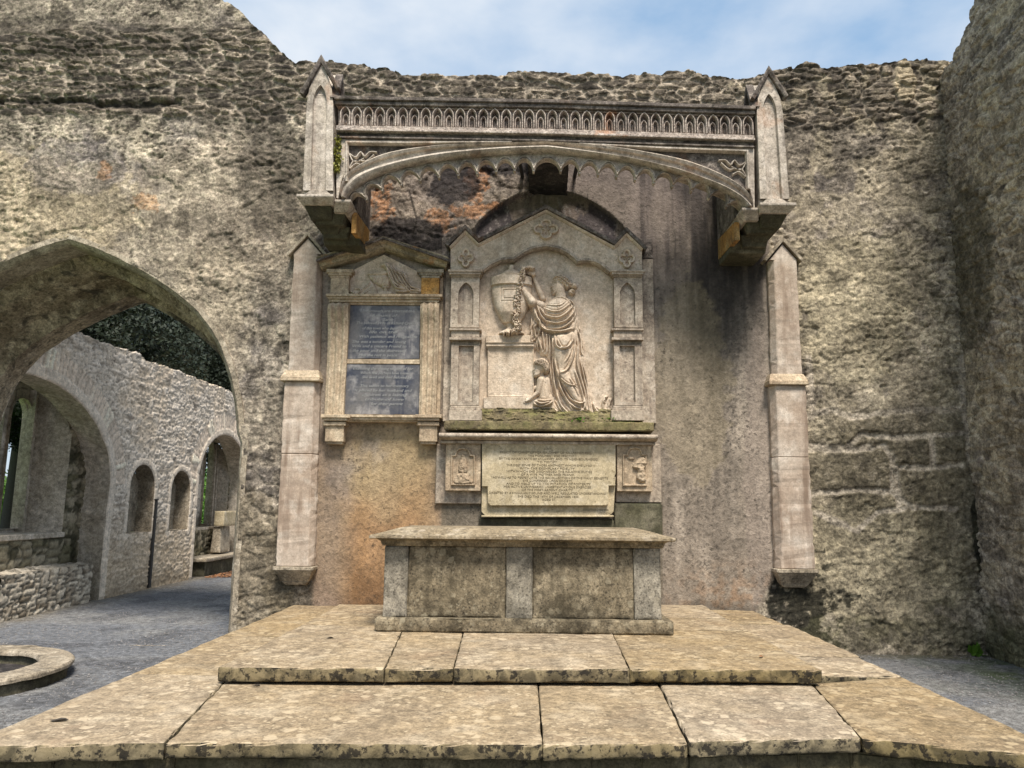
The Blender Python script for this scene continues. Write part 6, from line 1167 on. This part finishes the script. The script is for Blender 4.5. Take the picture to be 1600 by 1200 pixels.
# bases and stepped corbels; X measured at their own depth
def frus(a, x0, x1, y0, z0, X0, X1, Y0, Z1): a.prismz([(x0, y0), (x1, y0), (x1, .03), (x0, .03)], z0, Z1, [(X0, Y0), (X1, Y0), (X1, .03), (X0, .03)])
for s_, (x0, x1, z0) in ((1, pl), (-1, pr_)):
    o, i_ = (x0, x1) if s_ == 1 else (x1, x0)       # outer, inner X of the pinnacle
    def XR(e0, e1): return (o-s_*e0, i_+s_*e1) if s_ == 1 else (i_+s_*e1, o-s_*e0)
    a = M(); A = XR(.05, .02); B_ = XR(-.0, -.02)
    frus(a, *XR(.0, .0), CY-.0, z0-.085, *XR(.05, .02), CY-.085, z0-.03); a.prismz([(XR(.05, .02)[0], CY-.085), (XR(.05, .02)[1], CY-.085), (XR(.05, .02)[1], .03), (XR(.05, .02)[0], .03)], z0-.03, z0-.002)
    a.build('base_moulding', MT['canopy'], cn, bevel=.004)
    a = M(); q = (i_+s_*.015, i_+s_*.185); q = q if s_ == 1 else q[::-1]; q2 = (i_-s_*.015, i_+s_*.13); q2 = q2 if s_ == 1 else q2[::-1]
    frus(a, *q2, CY+.09, z0-.13, *q, CY-.012, z0-.055); a.prismz([(q[0], CY-.012), (q[1], CY-.012), (q[1], .03), (q[0], .03)], z0-.055, z0-.03); a.build('base_return', MT['canopy'], cn, bevel=.004)
    def course(nm, e0, e1, f0, f1, yt, ybm, zt, zb, mat=MT['grimy']):
        a = M(); frus(a, *XR(f0, f1), ybm, z0+zb, *XR(e0, e1), yt, z0+zt); rough(a, .006, 5); a.build(nm, mat, cn, bevel=.008)
    course('corbel_course', -.01, -.02, -.05, -.05, CY+.02, CY+.16, -.088, -.19); course('corbel_course', -.06, .10, -.09, .06, CY+.13, CY+.22, -.12, -.22)
    course('corbel_course', -.09, .02, -.13, -.02, CY+.26, CY+.36, -.19, -.27); course('corbel_course', -.11, .11, -.12, .07, CY+.32, CY+.40, -.2, -.31)
    course('corbel_course', -.10, .19, -.10, .19, CY+.42, CY+.50, -.24, -.35)
    # cheek between the arch end and the wall, with its stained inner face
    q = (i_-s_*.10, i_+s_*.195); q = q if s_ == 1 else q[::-1]; a = M(); a.prismz([(q[0], CY+.2), (q[1], CY+.2), (q[1], .03), (q[0], .03)], z0-.05, z0+.95); a.build('cheek_wall', MT['sooty'], cn, bevel=.01)
    xi = i_+s_*.197; a = M(); q4 = [P(*w__) [1] for w__ in (((557, 332, -.72), (556, 364, -.72), (575, 390, 0), (579, 362, 0)) if s_ == 1 else ((1148, 347, -.72), (1149, 375, -.72), (1125, 406, 0), (1127, 376, 0)))]; pts = [(-.72, q4[0]), (-.02, q4[3]), (-.02, q4[2]), (-.72, q4[1])]; a.add([(xi, y, z) for y, z in pts]+[(xi-s_*.05, y, z) for y, z in pts], [(0, 1, 2, 3), (7, 6, 5, 4)]+[(j, 4+j, 4+(j+1) % 4, (j+1) % 4) for j in range(4)]); a.build('rusty_bracket_face', MT['rust'], cn)
# dark stone tying the crown of the arch back to the wall, with its iron straps
a = M(); x0, z1 = P(826, 236, CY+.2); x1, z0 = P(888, 262, CY+.2); xw0, zw0 = P(820, 300, -.02); xw1, zw1 = P(890, 250, -.02)
f4 = [(x0, CY+.16, z0+.02), (x1, CY+.16, z0+.02), (x1, CY+.16, z1-.0), (x0, CY+.16, z1-.0)]; b4 = [(xw0+.03, .06, zw0), (xw1-.03, .06, zw0), (xw1-.03, .06, zw1+.25), (xw0+.03, .06, zw1+.25)]
tb_o = hexa('tie_stone', [f4[0], f4[1], b4[1], b4[0], f4[3], f4[2], b4[2], b4[3]], MT['soot'], None, .04, .02, .02)
tag(tb_o, 'black crusted stone block under the crown of the canopy arch, running back to the wall', 'tie stone')
for (pa, pb_, lb) in (((809, 240), (817, 276), 'left'), ((906, 244), (898, 276), 'right')):
    a = M(); p0 = P(*pa, CY+.18); p1 = P(*pb_, -.05); w_ = .018
    a.add([(p0[0]-w_, CY+.18, p0[1]), (p0[0]+w_, CY+.18, p0[1]), (p0[0]+w_, CY+.18, p0[1]+.05), (p0[0]-w_, CY+.18, p0[1]+.05), (p1[0]-w_, .03, p1[1]), (p1[0]+w_, .03, p1[1]), (p1[0]+w_, .03, p1[1]+.05), (p1[0]-w_, .03, p1[1]+.05)], [(0, 1, 2, 3), (4, 7, 6, 5), (0, 4, 5, 1), (3, 2, 6, 7), (0, 3, 7, 4), (1, 5, 6, 2)])
    tag(a.build('iron_strap', MT['iron'], bevel=.003), 'black iron strap just %s of the dark stone under the arch crown' % lb, 'iron strap', 'iron straps under the canopy')
# ================================================================== SMALL PLANTS
def plantlet(name, pts, n, size, mat, label, cat, seed, droop=.5):
    r = np.random.RandomState(seed); vs = []; fs = []
    for k in range(n):
        b = pts[r.randint(len(pts))]; c = np.array(b[:3])+r.normal(size=3)*np.array(b[3]); u = np.array([r.normal()*.8, -abs(r.normal())*.7, r.normal()*.6-droop]); u /= np.linalg.norm(u); w_ = np.cross(u, r.normal(size=3)); w_ /= np.linalg.norm(w_); s = size*r.uniform(.5, 1.2); o = len(vs)
        vs += [c, c+u*s*.5+w_*s*.28, c+u*s, c+u*s*.5-w_*s*.28]; fs.append((o, o+1, o+2, o+3))
    me = bpy.data.meshes.new(name); me.from_pydata([tuple(v) for v in vs], [], fs); o = link(name, me, mat); return tag(o, label, cat)
fp = []
for i in range(12):
    y = 214+i*4.6; x, z = P(527+1.5*math.sin(i), y, CY-.02); fp.append((x, CY-.005, z, (.018, .012, .02)))
plantlet('wall_fern', fp, 420, .035, MT['fern'], 'yellow green ferny plant growing up the joint beside the left pinnacle', 'plant', 3)
fp = [(*[P(x, 655, -.2)[0]], -.2-.03*math.sin(x), P(x, 656, -.2)[1], (.03, .02, .008)) for x in (905, 940, 955, 966, 972, 978, 985, 992)]
plantlet('ledge_weeds', fp, 420, .035, MT['leaf'], 'small green weeds on the mossy ledge at the foot of the right pilaster', 'plant', 4, -.3)
x, y = PZ(1520, 1024, 0); plantlet('grass_tuft', [(x, y-.05, .01, (.03, .03, .005))], 26, .12, MT['leaf'], 'small green grass tuft at the foot of the right corner', 'grass tuft', 5, -1.4)

def leaf(px, py, z, sz, an, mat, label):
    x, y = PZ(px, py, z); a = M(); c, q = math.cos(an), math.sin(an); o = [(-1, 0), (-.5, .38), (.1, .42), (.6, .25), (1, 0), (.6, -.25), (.1, -.42), (-.5, -.38)]
    a.add([(x+sz*(u*c-v*q), y+sz*(u*q+v*c), z+.006+.012*abs(v)+.004*math.sin(u*4)) for u, v in o]+[(x+sz*.1*c, y+sz*.1*q, z+.004)], [(i, (i+1) % 8, 8) for i in range(8)]); tag(a.build('dead_leaf', mat), label, 'leaf', 'dead leaves on the platform')
leaf(92, 1127, LZ1, .045, .3, MT['bark'], 'dark dead leaf lying on the left corner slab of the lower step'); leaf(400, 1073, LZ1, .028, .1, MT['bark'], 'small dark dead leaf just below the left end of the upper step'); leaf(1190, 1027, UZ1, .03, 1.0, MT['litter'], 'orange brown dead leaf near the right end of the upper step'); leaf(515, 998, UZ1, .03, .2, MT['bark'], 'dark dead leaf on the upper step left of the altar tomb')
